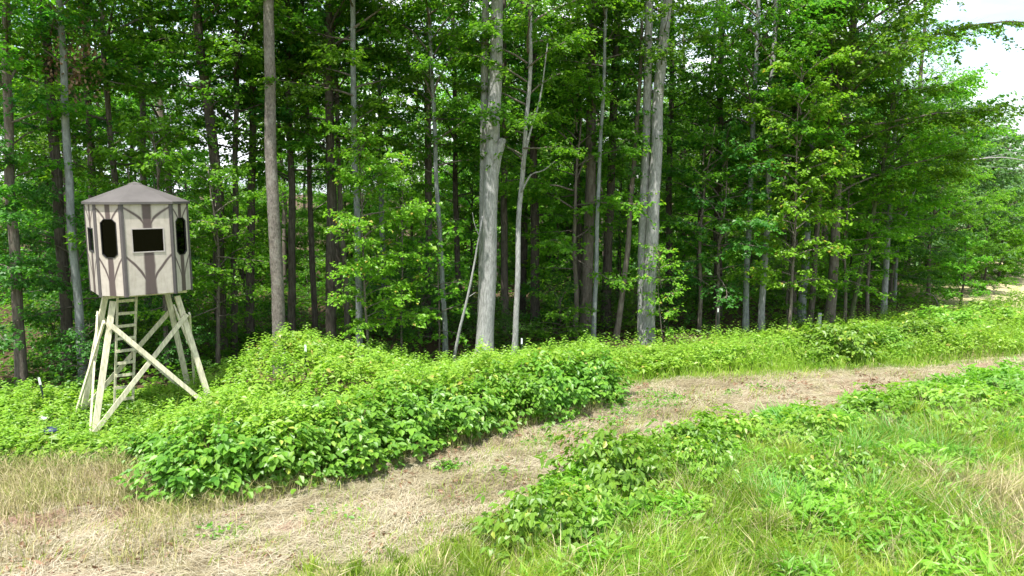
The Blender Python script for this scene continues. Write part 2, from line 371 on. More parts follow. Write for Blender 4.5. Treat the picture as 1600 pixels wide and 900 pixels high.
# ------------------------------------------------------------------ the hunting tower
def build_tower():
    wood = plain_mat('treated_pine', (0.52, 0.495, 0.36), 0.75, 0.2, 0.30, 6.0, stretch=(4, 4, 0.9), ob=0.16)
    trim = plain_mat('trim_paint', (0.080, 0.071, 0.073), 0.55, 0.35, 0.10)
    roofm = plain_mat('roof_paint', (0.088, 0.081, 0.080), 0.6, 0.3, 0.18, 2.2)
    rubber = plain_mat('window_rubber', (0.03, 0.03, 0.03), 0.6, 0.3, 0.1)
    alu = plain_mat('window_frame', (0.36, 0.33, 0.32), 0.45, 0.4, 0.06)
    inner = plain_mat('floor_board', (0.16, 0.13, 0.10), 0.8, 0.2, 0.2)
    black = plain_mat('black_lining', (0.012, 0.012, 0.012), 0.9, 0.1, 0.1)
    # painted fibreglass: cream ground, airbrushed brown trunk with arching branches, in panel UV
    m, t, o = mat_new('camouflage_paint'); N = t.nodes.new; K = t.links.new
    uv = N('ShaderNodeUVMap'); uv.uv_map = 'UVMap'; sp = N('ShaderNodeSeparateXYZ'); K(uv.outputs[0], sp.inputs[0])
    def mth(op, a, b=None, c=None):
        q = N('ShaderNodeMath'); q.operation = op
        for i, s in enumerate((a, b, c)):
            if s is None: continue
            if hasattr(s, 'links'): K(s, q.inputs[i])
            else: q.inputs[i].default_value = s
        return q.outputs[0]
    tcn = N('ShaderNodeTexCoord'); wz = N('ShaderNodeTexNoise'); wz.inputs['Scale'].default_value = 3.0; K(tcn.outputs['Object'], wz.inputs['Vector'])
    wob = mth('MULTIPLY', mth('SUBTRACT', wz.outputs['Fac'], 0.5), 0.10)
    Uc = mth('ADD', mth('MULTIPLY_ADD', sp.outputs[0], 2.0, -1.0), wob)
    U = mth('ABSOLUTE', Uc); Vv = sp.outputs[1]
    iv = mth('SUBTRACT', 1.0, Vv)
    hw = mth('MULTIPLY_ADD', mth('POWER', iv, 2.0), 0.07, 0.185)
    def soft(d, w):  # 1 where d < 0
        q = N('ShaderNodeMapRange'); q.interpolation_type = 'SMOOTHSTEP'
        q.inputs['From Min'].default_value = w; q.inputs['From Max'].default_value = -w; K(d, q.inputs['Value']); return q.outputs[0]
    trunk = soft(mth('SUBTRACT', U, hw), 0.05)
    x = mth('MAXIMUM', mth('DIVIDE', mth('SUBTRACT', U, 0.17), 0.83), 0.0)
    xp = mth('POWER', x, 0.62)
    def branch(a, b, th):
        vc = mth('MULTIPLY_ADD', xp, b, a)
        wid = mth('MULTIPLY_ADD', x, -th * 0.55, th)
        return soft(mth('SUBTRACT', mth('ABSOLUTE', mth('SUBTRACT', Vv, vc)), wid), 0.012)
    mk = mth('MAXIMUM', trunk, mth('MAXIMUM', branch(0.13, 0.32, 0.030), branch(0.79, 0.19, 0.022)))
    mk = mth('MULTIPLY', mk, 0.95)
    nz2 = N('ShaderNodeTexNoise'); nz2.inputs['Scale'].default_value = 9; nz2.inputs['Detail'].default_value = 8; K(tcn.outputs['Object'], nz2.inputs['Vector'])
    rr = N('ShaderNodeValToRGB'); rr.color_ramp.elements[0].position = 0.3; rr.color_ramp.elements[1].position = 0.7
    rr.color_ramp.elements[0].color = (0.37, 0.333, 0.298, 1); rr.color_ramp.elements[1].color = (0.44, 0.398, 0.359, 1); K(nz2.outputs['Fac'], rr.inputs[0])
    mpd = N('ShaderNodeMapping'); mpd.inputs['Scale'].default_value = (7, 7, 0.8); K(tcn.outputs['Object'], mpd.inputs[0])
    nd = N('ShaderNodeTexNoise'); nd.inputs['Scale'].default_value = 1.6; nd.inputs['Detail'].default_value = 7; nd.inputs['Roughness'].default_value = 0.7; K(mpd.outputs[0], nd.inputs['Vector'])
    rd = N('ShaderNodeValToRGB'); rd.color_ramp.elements[0].position = 0.50; rd.color_ramp.elements[1].position = 0.78
    rd.color_ramp.elements[0].color = (1, 1, 1, 1); rd.color_ramp.elements[1].color = (0.66, 0.66, 0.58, 1); K(nd.outputs['Fac'], rd.inputs[0])
    cmx = N('ShaderNodeMix'); cmx.data_type = 'RGBA'; K(mk, cmx.inputs['Factor']); K(rr.outputs[0], cmx.inputs['A']); cmx.inputs['B'].default_value = (0.072, 0.051, 0.052, 1)
    p = N('ShaderNodeBsdfPrincipled'); p.inputs['Roughness'].default_value = 0.55; p.inputs['Specular IOR Level'].default_value = 0.3
    dm = N('ShaderNodeMix'); dm.data_type = 'RGBA'; dm.blend_type = 'MULTIPLY'; dm.inputs['Factor'].default_value = 0.8; K(cmx.outputs['Result'], dm.inputs['A']); K(rd.outputs[0], dm.inputs['B'])
    K(dm.outputs['Result'], p.inputs['Base Color']); K(p.outputs[0], o.inputs['Surface'])
    paint = m
    # tinted glass
    gm, t, o = mat_new('tinted_glass'); N = t.nodes.new; K = t.links.new
    tr = N('ShaderNodeBsdfTransparent'); tr.inputs[0].default_value = (0.035, 0.045, 0.035, 1)
    gl = N('ShaderNodeBsdfGlossy'); gl.inputs['Roughness'].default_value = 0.03; gl.inputs[0].default_value = (0.9, 0.9, 0.9, 1)
    fr = N('ShaderNodeFresnel'); fr.inputs[0].default_value = 1.22
    ms = N('ShaderNodeMixShader'); K(fr.outputs[0], ms.inputs[0]); K(tr.outputs[0], ms.inputs[1]); K(gl.outputs[0], ms.inputs[2]); K(ms.outputs[0], o.inputs['Surface'])

    root = empty('hunting_tower', (-8.56, 16.75, 0), math.radians(38))
    tag(root, 'cream octagonal hunting blind with painted brown trees on tall pale timber legs', 'hunting blind')
    Z0, Z1 = 2.96, 4.93; Hh = Z1 - Z0
    a, b, Wd, Dp = 0.5, 0.6, 0.95, 1.0
    ring = [(-a, -Dp), (a, -Dp), (Wd, -b), (Wd, b), (a, Dp), (-a, Dp), (-Wd, b), (-Wd, -b)]
    def ring_poly(outer, inner, th, name, uvs=None, basis=None, parent=None, mat=None):
        """flat ring between two outlines with the same number of points, th deep (inward +)"""
        n = len(outer)
        P2 = list(outer) + list(inner)
        o3, eu, ev, en = basis
        V = [o3 + eu * x + ev * y for x, y in P2] + [o3 + eu * x + ev * y - en * th for x, y in P2]
        F = []
        for i in range(n):
            j = (i + 1) % n; q = 2 * n
            F += [[i, j, n + j, n + i], [q + j, q + i, q + n + i, q + n + j], [j, i, q + i, q + j], [n + i, n + j, q + n + j, q + n + i]]
        me = np_mesh(name, np.array(V), np.array(F))
        if uvs:
            w_, h_ = uvs
            lay = me.uv_layers.new(name='UVMap'); L = np.array(F).ravel() % (2 * n)
            co = np.array([((P2[k][0]) / w_ + 0.5, P2[k][1] / h_) for k in L], np.float32); lay.data.foreach_set('uv', co.ravel())
        return link(name, me, mat, parent)
    for k in range(8):
        p0, p1 = np.array(ring[k]), np.array(ring[(k + 1) % 8])
        d = p1 - p0; w = float(np.linalg.norm(d)); d = d / w; nrm = np.array([d[1], -d[0]])
        mid = (p0 + p1) / 2
        basis = (np.array([mid[0], mid[1], Z0]), np.array([d[0], d[1], 0]), np.array([0, 0, 1.0]), np.array([nrm[0], nrm[1], 0]))
        h2 = w / 2
        if k % 2 == 0:   # wide wall, landscape window
            ww, zb, zt = 0.318, 0.935, 1.445
            inner_ = [(-ww, zb), (ww, zb), (ww, zt), (-ww, zt)]
            outer_ = [(-h2, 0), (h2, 0), (h2, Hh), (-h2, Hh)]
        else:            # narrow wall, tall window with clipped corners
            ww, zb, zt, c = 0.172, 0.83, 1.66, 0.08
            inner_ = [(-ww + c, zb), (ww - c, zb), (ww, zb + c), (ww, zt - c), (ww - c, zt), (-ww + c, zt), (-ww, zt - c), (-ww, zb + c)]
            outer_ = [(-h2 + .1, 0), (h2, 0), (h2, .2), (h2, Hh), (h2 - .1, Hh), (-h2, Hh), (-h2, Hh - .2), (-h2, 0)]
        wall = ring_poly(outer_, inner_, 0.035, 'wall_panel', (w, Hh), basis, root, paint)
        o3, eu, ev, en = basis
        cx = sum(q[0] for q in inner_) / len(inner_); cyy = sum(q[1] for q in inner_) / len(inner_)
        s_in, s_out = 0.965, 1.03
        fi = [(cx + (x - cx) * s_in, cyy + (y - cyy) * (1 - (1 - s_in) * ww / ((zt - zb) / 2))) for x, y in inner_]
        fo = [(cx + (x - cx) * s_out, cyy + (y - cyy) * (1 + (s_out - 1) * ww / ((zt - zb) / 2))) for x, y in inner_]
        win = ring_poly(fo, fi, 0.055, 'window_frame', None, (o3 + en * 0.012, eu, ev, en), root, alu if k == 0 else rubber)
        V = np.array([o3 + eu * x + ev * y - en * 0.02 for x, y in fi] + [o3 + eu * x + ev * y - en * 0.026 for x, y in fi]); n = len(fi)
        me = bpy.data.meshes.new('window_pane')
        me.from_pydata(V.tolist(), [], [list(range(n)), list(range(2 * n - 1, n - 1, -1))] + [[j, i, n + i, n + j] for i, j in ((i, (i + 1) % n) for i in range(n))])
        link('window_pane', me, gm, win)
        # corner strip at p0
        q = p0; dq = q / np.linalg.norm(q)
        pp = np.array(ring[(k - 1) % 8]); d0 = (pp - q) / np.linalg.norm(pp - q)
        wv = 0.048; th = 0.014
        A = q + d0 * wv; B = q + d * wv; n0 = np.array([-d0[1], d0[0]]) * -1.0
        n0 = n0 if n0 @ q > 0 else -n0
        prof = [A + n0 * 0.002, A + n0 * th, q + dq * th * 1.15, B + nrm * th, B + nrm * 0.002, q + dq * 0.002]
        V = [[x, y, Z0 - 0.025] for x, y in prof] + [[x, y, Z1 + 0.0] for x, y in prof]
        F = [[i, (i + 1) % 6, 6 + (i + 1) % 6, 6 + i] for i in range(6)] + [[5, 2, 1, 0], [5, 4, 3, 2], [6, 7, 8, 11], [8, 9, 10, 11]]
        link('corner_trim', np_mesh('corner_trim', np.array(V), np.array(F)), trim, root)
    def outline(off):
        r = []
        for x, y in ring:
            l = math.hypot(x, y); r.append((x * (1 + off / l), y * (1 + off / l)))
        return np.array(r)
    # roof: eight facets, rim, cap
    O = outline(0.055); I = np.array(ring) * 0.115; zr0, zr1 = Z1 + 0.055, 5.375
    for k in range(8):
        j = (k + 1) % 8
        A, B, Cc, D_ = (*O[k], zr0), (*O[j], zr0), (*I[j], zr1), (*I[k], zr1)
        V = np.array([A, B, Cc, D_]); V = np.concatenate([V, V - np.array([0, 0, 0.02])])
        F = np.array([[0, 1, 2, 3], [7, 6, 5, 4], [0, 4, 5, 1], [1, 5, 6, 2], [2, 6, 7, 3], [3, 7, 4, 0]])
        link('roof_panel', np_mesh('roof_panel', V, F), roofm, root)
    Oi = outline(-0.03); Oo = outline(0.062)
    V = [[x, y, Z1 + 0.002] for x, y in Oo] + [[x, y, zr0 - 0.004] for x, y in Oo] + [[x, y, Z1 + 0.002] for x, y in Oi] + [[x, y, zr0 - 0.004] for x, y in Oi]
    F = []
    for i in range(8):
        j = (i + 1) % 8; F += [[i, j, 8 + j, 8 + i], [16 + j, 16 + i, 24 + i, 24 + j], [j, i, 16 + i, 16 + j], [8 + i, 8 + j, 24 + j, 24 + i]]
    link('roof_rim', np_mesh('roof_rim', np.array(V), np.array(F)), roofm, root)
    cap = np.array(ring) * 0.15
    V = [[x, y, zr1 - 0.03] for x, y in cap] + [[x * .9, y * .9, zr1 + 0.012] for x, y in cap] + [[0, 0, zr1 + 0.055]]
    me = bpy.data.meshes.new('roof_cap')
    me.from_pydata(V, [], [[i, (i + 1) % 8, 8 + (i + 1) % 8, 8 + i] for i in range(8)] + [[8 + i, 8 + (i + 1) % 8, 16] for i in range(8)] + [list(range(7, -1, -1))])
    link('roof_cap', me, roofm, root)
    # floor of the cabin and its joists
    Of = outline(-0.04)
    me = bpy.data.meshes.new('cabin_floor')
    me.from_pydata([[x, y, Z0 + 0.002] for x, y in Of] + [[x, y, Z0 + 0.03] for x, y in Of], [], [list(range(7, -1, -1)), list(range(8, 16))] + [[i, (i + 1) % 8, 8 + (i + 1) % 8, 8 + i] for i in range(8)])
    link('cabin_floor', me, inner, root)
    for y in (-0.5, 0.5):
        link('floor_joist', beam_mesh('floor_joist', (-0.85, y, Z0 - 0.045), (0.85, y, Z0 - 0.045), 0.04, 0.085, (0, 1, 0)), wood, root)
    # nothing hangs inside; the dark pane tint keeps the windows black
    # legs
    feet = {(-1, -1): (-1.30, -0.85), (1, -1): (1.22, -0.86), (-1, 1): (-1.30, 0.85), (1, 1): (1.14, 0.85)}
    tops = {(-1, -1): (-0.66, -0.46), (1, -1): (0.62, -0.46), (-1, 1): (-0.66, 0.46), (1, 1): (0.62, 0.46)}
    def on(leg, s):  # point on leg, s from foot 0 to top 1
        f, q = feet[leg], tops[leg]
        return np.array([f[0] + (q[0] - f[0]) * s, f[1] + (q[1] - f[1]) * s, -0.08 + (Z0 + 0.03) * s])
    for lg in feet:
        link('leg', beam_mesh('leg', on(lg, 0), on(lg, 0.965), 0.115, 0.10, (1, 0, 0)), wood, root)
    def brace(l1, s1, l2, s2, off, w=0.10, t=0.038):
        off = np.array(off, float)
        p, q = on(l1, s1) + off, on(l2, s2) + off
        d = (q - p) / np.linalg.norm(q - p); p = p - d * 0.09; q = q + d * 0.09
        nrm = off / np.linalg.norm(off)
        side = np.cross(d, nrm)
        link('brace', beam_mesh('brace', p, q, w, t, side), wood, root)
    brace((-1, -1), 0.05, (1, -1), 0.80, (0, -0.082, 0)); brace((-1, -1), 0.80, (1, -1), 0.05, (0, -0.124, 0))
    brace((-1, 1), 0.05, (1, 1), 0.80, (0, 0.082, 0)); brace((-1, 1), 0.80, (1, 1), 0.05, (0, 0.124, 0))
    brace((-1, -1), 0.05, (-1, 1), 0.82, (-0.092, 0, 0)); brace((-1, -1), 0.80, (-1, 1), 0.08, (-0.134, 0, 0))
    brace((1, -1), 0.05, (1, 1), 0.82, (0.092, 0, 0)); brace((1, -1), 0.80, (1, 1), 0.08, (0.134, 0, 0))
    # ladder under the cabin
    tl, tr_ = np.array([-0.42, 0.45, Z0 - 0.01]), np.array([-0.02, 0.45, Z0 - 0.01]); bl, br = np.array([-0.62, 0.80, 0.0]), np.array([-0.22, 0.80, 0.0])
    for p, q in ((bl, tl), (br, tr_)):
        link('ladder_rail', beam_mesh('ladder_rail', p, q, 0.04, 0.09, (1, 0, 0)), wood, root)
    for i in range(9):
        s = 0.09 + 0.102 * i
        p, q = bl + (tl - bl) * s, br + (tr_ - br) * s
        link('ladder_rung', beam_mesh('ladder_rung', p + np.array([-.01, -0.055, 0]), q + np.array([.01, -0.055, 0]), 0.065, 0.03, (0, 0, 1)), wood, root)
build_tower()

# ------------------------------------------------------------------ crowns (a few shared meshes, copied to the trees)
def gen_crown(seed, H, h0, R, nb, tw=8.0, lv=15, leaf=0.135, droop=0.25, prof='round', wide=0.78, layer=1.0, lean=(0, 0), el0=10):
    rng = np.random.default_rng(seed)
    woods = []; tp, td, tl = [], [], []
    for i in range(nb):
        t = (i + rng.uniform(0.1, 0.9)) / nb
        z0 = h0 + (H - h0) * t
        if prof == 'round': pr = math.sin(math.pi * (0.18 + 0.78 * t)) ** 0.7
        elif prof == 'cone': pr = (1 - t) ** 0.8 + 0.12
        else: pr = 0.75 + 0.25 * math.sin(math.pi * t)
        ln = max(0.3, R * pr * rng.uniform(0.65, 1.15))
        az = i * 2.39996 + rng.normal(0, 0.5)
        if lean != (0, 0): ln *= 1 + lean[1] * math.cos(az - lean[0])
        el = math.radians(el0 + 38 * t + rng.normal(0, 17))
        n = 8; seg = ln / (n - 1)
        p = np.array([0, 0, z0], float); P = [p.copy()]; a = az
        for k in range(n - 1):
            e = el * (1 - 0.75 * k / (n - 1)) - droop * 0.5 * (k / (n - 1)) ** 2
            a += rng.normal(0, 0.10); e += rng.normal(0, 0.06)
            p = p + seg * np.array([math.cos(a) * math.cos(e), math.sin(a) * math.cos(e), math.sin(e)]); P.append(p.copy())
        P = np.array(P)
        r0 = 0.008 + 0.011 * ln
        woods.append(tube_arrays(P, np.linspace(r0, 0.004, n), 4, close=False))
        nt_ = max(4, int(ln * tw * (1.0 if (t < 0.60 or H < 10) else 0.42)))
        s = np.sort(rng.uniform(0.16, 1.0, nt_) ** 0.8) * (n - 1)
        k = np.minimum(s.astype(int), n - 2); f = (s - k)[:, None]
        pos = P[k] * (1 - f) + P[k + 1] * f
        bd = unit(P[k + 1] - P[k])
        side = np.where(np.arange(nt_) % 2 == 0, 1, -1) * np.radians(rng.uniform(35, 80, nt_)) * (1 - 0.6 * (s / (n - 1)) ** 3)
        ca, sa = np.cos(side), np.sin(side)
        d = np.stack([bd[:, 0] * ca - bd[:, 1] * sa, bd[:, 0] * sa + bd[:, 1] * ca, bd[:, 2] * 0.5 + rng.normal(0.0, 0.30, nt_)], 1)
        tp.append(pos); td.append(unit(d)); tl.append(rng.uniform(0.3, 1.0, nt_) * (0.55 + 0.33 * ln) * (1.15 - 0.55 * s / (n - 1)))
    tp = np.concatenate(tp); td = np.concatenate(td); tl = np.minimum(np.concatenate(tl), 1.6)
    nT = len(tp)
    cnt = np.maximum(4, (tl * lv * rng.uniform(0.75, 1.25, nT)).astype(int))
    idx = np.repeat(np.arange(nT), cnt); n = len(idx)
    u = rng.uniform(0.12, 1.05, n)
    P = tp[idx] + td[idx] * (tl[idx] * u)[:, None]
    P[:, 2] -= droop * 0.5 * (u * tl[idx]) ** 2
    P += rng.normal(0, 0.035, (n, 3)) * np.array([1, 1, layer])
    P[:, 2] -= 0.10 * rng.random(n)
    ang = np.where(rng.random(n) < 0.5, 1, -1) * np.radians(rng.uniform(15, 85, n))
    d = td[idx]; ca, sa = np.cos(ang), np.sin(ang)
    D = np.stack([d[:, 0] * ca - d[:, 1] * sa, d[:, 0] * sa + d[:, 1] * ca, rng.normal(-0.30, 0.28, n)], 1)
    Nn = np.stack([rng.normal(0, 0.45, n), rng.normal(0, 0.45, n), np.ones(n)], 1)
    L = leaf * rng.uniform(0.65, 1.25, n)
    # colour: mostly by chance, young tips lighter
    v = np.clip(rng.beta(2, 2, n) * 0.8 + 0.25 * (u - 0.5) + 0.18 * (rng.random(nT)[idx] - 0.5), 0, 0.87)
    rare = rng.random(n) < 0.03; v[rare] = 0.97
    leaves = leaf_arrays(P, D, Nn, L, wide, v)
    # twigs as thin three-sided sticks
    q = tp + td * tl[:, None]
    X = unit(np.cross(td, np.array([0.1, 0.2, 1.0]))) * 0.006
    TV = np.stack([tp - X, tp + X, q], 1).reshape(-1, 3); TF = np.arange(len(TV)).reshape(-1, 3)
    woods.append((TV, TF, np.zeros(len(TV))))
    wV, wF, wv = join_arrays(woods)
    return np_mesh('crown', *leaves), np_mesh('branches', wV, wF, wv, smooth=True), n

CR = {}
def reg(key, *a, **k):
    c, w, n = gen_crown(*a, **k); CR[key] = (c, w)
reg('tall0', 11, 16.5, 5.2, 3.4, 34, tw=10, lv=22, el0=20)
reg('tall1', 12, 17.0, 6.2, 3.0, 30, tw=10, lv=22, el0=20)
reg('tall2', 13, 16.0, 4.4, 3.3, 36, tw=10, lv=22, el0=20)
reg('tall3', 14, 17.5, 7.0, 3.2, 28, tw=10, lv=22, el0=20)
reg('under0', 21, 6.4, 1.3, 2.0, 26, tw=9, lv=22, prof='flat')
reg('under1', 22, 7.6, 2.0, 2.2, 26, tw=9, lv=22, prof='round')
reg('under2', 23, 5.0, 0.8, 1.8, 24, tw=9, lv=22, prof='flat', leaf=0.125)
reg('sap0', 31, 5.2, 0.9, 1.15, 24, tw=10, lv=18, prof='cone')
reg('sap1', 32, 4.2, 0.5, 1.0, 20, tw=10, lv=18, prof='flat')
reg('edge0', 41, 15.5, 2.4, 5.2, 56, tw=8.5, lv=27, lean=(0.0, 0.26), el0=24)
reg('sap2', 33, 9.4, 1.6, 1.65, 44, tw=11, lv=24, prof='flat', lean=(-.6, .5), el0=22)
reg('edge1', 42, 13.0, 1.4, 4.2, 50, tw=11, lv=24, el0=16)
reg('field0', 51, 9.5, 0.8, 4.0, 40, tw=8, lv=15, leaf=0.22, prof='round')
reg('field1', 52, 7.0, 0.3, 3.2, 34, tw=8, lv=15, leaf=0.21, prof='round')
reg('shrub0', 61, 1.9, 0.12, 1.0, 22, tw=12, lv=17, leaf=0.10, prof='round')
reg('shrub1', 62, 1.5, 0.10, 1.1, 20, tw=12, lv=17, leaf=0.11, prof='flat')

rngT = np.random.default_rng(77)
def trunk_mesh(pts, r0, H, rng, taper=0.45, sides=10, wob=0.03, flare=0.3):
    """pts: [(dx, z)...] seen in the photograph; prolonged up to H"""
    z = np.array([p[1] for p in pts]); x = np.array([p[0] for p in pts])
    if z[-1] < H:
        m = (x[-1] - x[-2]) / max(0.5, (z[-1] - z[-2]))
        z = np.append(z, H); x = np.append(x, x[-1] + m * 0.6 * (H - z[-2]))
    n = max(8, int(H / (0.3 if sides >= 10 else .6))); zz = np.linspace(-0.25, H, n)
    xx = np.interp(zz, z, x)
    kern = np.array([0.25, 0.5, 0.25])
    for _ in range(2):
        xx[1:-1] = (xx[:-2] * kern[0] + xx[1:-1] * kern[1] + xx[2:] * kern[2])
    s = np.clip(zz / H, 0, 1)
    ph = rng.uniform(0, 6.28, 4)
    xx = xx + wob * (np.sin(zz * 0.9 + ph[0]) * 0.6 + np.sin(zz * 2.1 + ph[1]) * 0.3) * np.clip(zz, 0, 1)
    yy = wob * 1.6 * (np.sin(zz * 0.7 + ph[2]) + 0.4 * np.sin(zz * 1.7 + ph[3])) * np.clip(zz, 0, 1)
    rad = r0 * (1.05 - (1.05 - taper) * s) * (1 + flare * np.exp(-np.clip(zz, 0, 9) / 0.35))
    return tube_arrays(np.stack([xx, yy, zz], 1), rad, sides, rng, 0.025), (xx, yy, zz)

def make_tree(name, label, x, y, pts, r, H, bark, crown, leafm, cz=0.0, cs=1.0, rot=None, group=None, cat='tree', taper=0.45, extra=None, branch_mat=None, sides=10, cxy=None, wob=0.03):
    root = empty(name, (x, y, float(gz(x, y))))
    tag(root, label, cat, group)
    (V, F, v), (xx, yy, zz) = trunk_mesh([(p[0] - pts[0][0], p[1]) for p in pts], r, H, rngT, taper, sides, wob)
    tk = link('trunk', np_mesh('trunk', V, F, v, smooth=True), M[bark], root)
    if extra:
        for V, F, v in extra: link('limb', np_mesh('limb', V, F, v, smooth=True), M[bark], root)
    if crown:
        c, w = CR[crown]
        rz = rngT.uniform(0, 6.28) if rot is None else rot
        top = H * 0.75
        dx = float(np.interp(top, zz, xx)); ang = math.atan2(dx, top)
        mid = cz + 3
        ox = float(np.interp(mid, zz, xx)) - math.sin(ang) * 3
        for nm, me, mt in (('crown', c, M[leafm]), ('branches', w, M[branch_mat or bark])):
            o = link(nm, me, mt, root)
            o.rotation_euler = (0, ang, rz); o.rotation_mode = 'XYZ'
            o.rotation_euler = (Matrix.Rotation(ang, 3, 'Y') @ Matrix.Rotation(rz, 3, 'Z')).to_euler()
            o.location = (ox if cxy is None else cxy[0], 0 if cxy is None else cxy[1], cz); o.scale = (cs, cs, cs)
    return root

# trees that can be told apart: label, name, y, radius, trunk line, bark, crown, leaf, height, crown lift, crown size
ND = 'tall_tree'
T = [
 ('tall tree with rough speckled grey bark, its trunk bare beside the tower', 20.3, 0.178, [(-6.58, 0), (-6.58, 0.7), (-6.57, 6.1), (-6.51, 10.3)], 'bark_rough', 'tall3', 'leaf_maple', 18, 3.6, 1.0),
 ('slender pale straight tree rising from the bramble mound, yellowish leaves around it', 22.2, 0.107, [(-4.72, 0), (-4.68, 3.3), (-4.70, 6.1), (-4.66, 10.7)], 'bark_blue', 'tall1', 'leaf_maple', 16, 0.5, 0.9),
 ('thin smooth grey tree with a gentle curve, between bramble mound and stubbed trunk', 22.9, 0.080, [(-2.13, 0), (-2.21, 3.2), (-2.37, 6.2), (-2.5, 10.9)], 'bark_blue', 'tall0', 'leaf_maple', 15, 0.8, 0.85),
 ('leaning crooked grey tree beside the twin pale trunks', 25.6, 0.101, [(3.7, 0), (4.08, 3.4), (4.24, 6.3)], 'bark_mid', 'sap1', 'leaf_deep', 11, 5.2, 1.2),
 ('thick brown tree with a long pale scar down its bark', 27.0, 0.225, [(2.75, 0), (2.86, 5.2), (2.87, 9.7)], 'bark_mid', 'tall0', 'leaf_maple', 17, 1.0, 1.0),
 ('very thin grey tree in front of the brown scarred trunk', 25.2, 0.077, [(2.86, 0), (2.9, 3.0), (3.03, 7.3)], 'bark_blue', 'tall2', 'leaf_maple', 15, 5.0, 0.75),
 ('pale thin trunk, the first of a close pair behind the weeds', 27.0, 0.106, [(8.77, 0), (8.72, 5.2), (8.74, 10.2)], 'bark_blue', 'tall0', 'leaf_maple', 15, 0.2, 0.9),
 ('pale thin trunk with yellow leaves high up, the second of a close pair', 27.0, 0.118, [(9.36, 0), (9.38, 5.2), (9.34, 11.9)], 'bark_pale', 'tall2', 'leaf_maple', 16, 1.4, 0.9),
 ('grey trunk in shade, behind drooping leaves', 29.5, 0.155, [(11.47, 0), (11.33, 3.9), (11.22, 7.7)], 'bark_mid', 'tall1', 'leaf_deep', 16, 0, 1.0),
 ('lit grey trunk with a metal guard at its foot among weeds', 28.6, 0.150, [(11.5, 0), (11.5, 4.7), (11.53, 10.0)], 'bark_blue', 'tall2', 'leaf_maple', 16, 0.4, 0.9),
 ('slightly leaning brown trunk at the edge, topped by a broad spreading crown', 28.5, 0.187, [(12.55, 0), (12.63, 5.9), (12.87, 12.3)], 'bark_mid', 'edge0', 'leaf_maple', 17, 2.4, 1.0),
 ('thin mossy dark trunk leaning strongly toward the open field', 29.0, 0.089, [(13.61, 0), (14.04, 2.9), (14.4, 5.2)], 'bark_moss', 'under0', 'leaf_bright', 9, 2.0, 1.0),
 ('short straight grey trunk standing alone near the end of the wood', 31.0, 0.122, [(15.99, 0), (15.9, 3.7), (15.95, 6.5)], 'bark_pale', 'edge1', 'leaf_bright', 12, 1.8, 0.9),
 ('dark trunk forked high up, just left of the tower', 20.5, 0.153, [(-12.69, 0), (-12.65, 6.1), (-12.57, 10.3)], 'bark_dark', 'tall1', 'leaf_deep', 17, 0.6, 0.95),
 ('blue-grey mottled trunk close beside the tower cabin', 19.5, 0.111, [(-11.71, 0), (-11.7, 6.0), (-11.59, 10.1)], 'bark_blue', 'tall3', 'leaf_maple', 16, 1.5, 0.85),
 ('brownish trunk half hidden by leaves at the far left', 19.3, 0.135, [(-13.3, 0), (-13.1, 5.2), (-12.87, 10.0)], 'bark_mid', 'tall0', 'leaf_maple', 16, 0.4, 0.9),
 ('tan trunk with bare patches rising above the tower roof', 25.0, 0.120, [(-12.66, 0), (-12.46, 5.2), (-12.34, 8.4), (-12.26, 11.4)], 'bark_rough', 'tall3', 'leaf_maple', 17, 1.0, 0.9),
 ('thick dark trunk bending outward at mid height, right of the tower', 22.5, 0.177, [(-9.14, 0), (-8.95, 5.2), (-9.15, 7.5), (-9.28, 9.7)], 'bark_dark', 'tall1', 'leaf_maple', 16, 0.8, 0.9),
 ('dark thick upright trunk seen through leaves beyond the bramble mound', 23.5, 0.165, [(-5.92, 0), (-5.79, 5.2), (-5.66, 11.1)], 'bark_dark', 'tall2', 'leaf_maple', 17, 1.8, 1.0),
 ('thin brown trunk close beside a thick dark upright one', 24.5, 0.097, [(-5.6, 0), (-5.67, 4.1), (-5.75, 7.7)], 'bark_mid', 'tall0', 'leaf_deep', 14, 1.4, 0.8),
 ('grey trunk set back in the wood above dark shrubs', 28.0, 0.110, [(-4.94, 0), (-4.94, 4.0), (-4.96, 6.4)], 'bark_blue', 'tall3', 'leaf_deep', 15, 0, 0.85),
 ('dark straight trunk behind the thin curved grey tree', 26.0, 0.148, [(-3.06, 0), (-2.96, 5.2), (-2.84, 11.7)], 'bark_dark', 'tall2', 'leaf_maple', 17, 1.8, 1.0),
]
for lab, y, r, pts, bark, crown, lm, H, cz, cs in T:
    make_tree(ND, lab, pts[0][0], y, pts, r, H, bark, crown, lm, cz, cs, taper=0.5, branch_mat='bark_mid', rot=0.0 if crown == 'edge0' else None)

# trees with built limbs of their own
def limb(pts, r0, r1, sides=8, seed=0):
    rng = np.random.default_rng(seed); pts = np.array(pts, float)
    k = np.linspace(0, len(pts) - 1, len(pts) * 4 - 3); i = np.minimum(k.astype(int), len(pts) - 2); f = (k - i)[:, None]
    q = pts[i] * (1 - f) + pts[i + 1] * f
    q[1:-1] = (q[:-2] + 2 * q[1:-1] + q[2:]) / 4
    return tube_arrays(q, np.linspace(r0, r1, len(q)), sides, rng, 0.03)
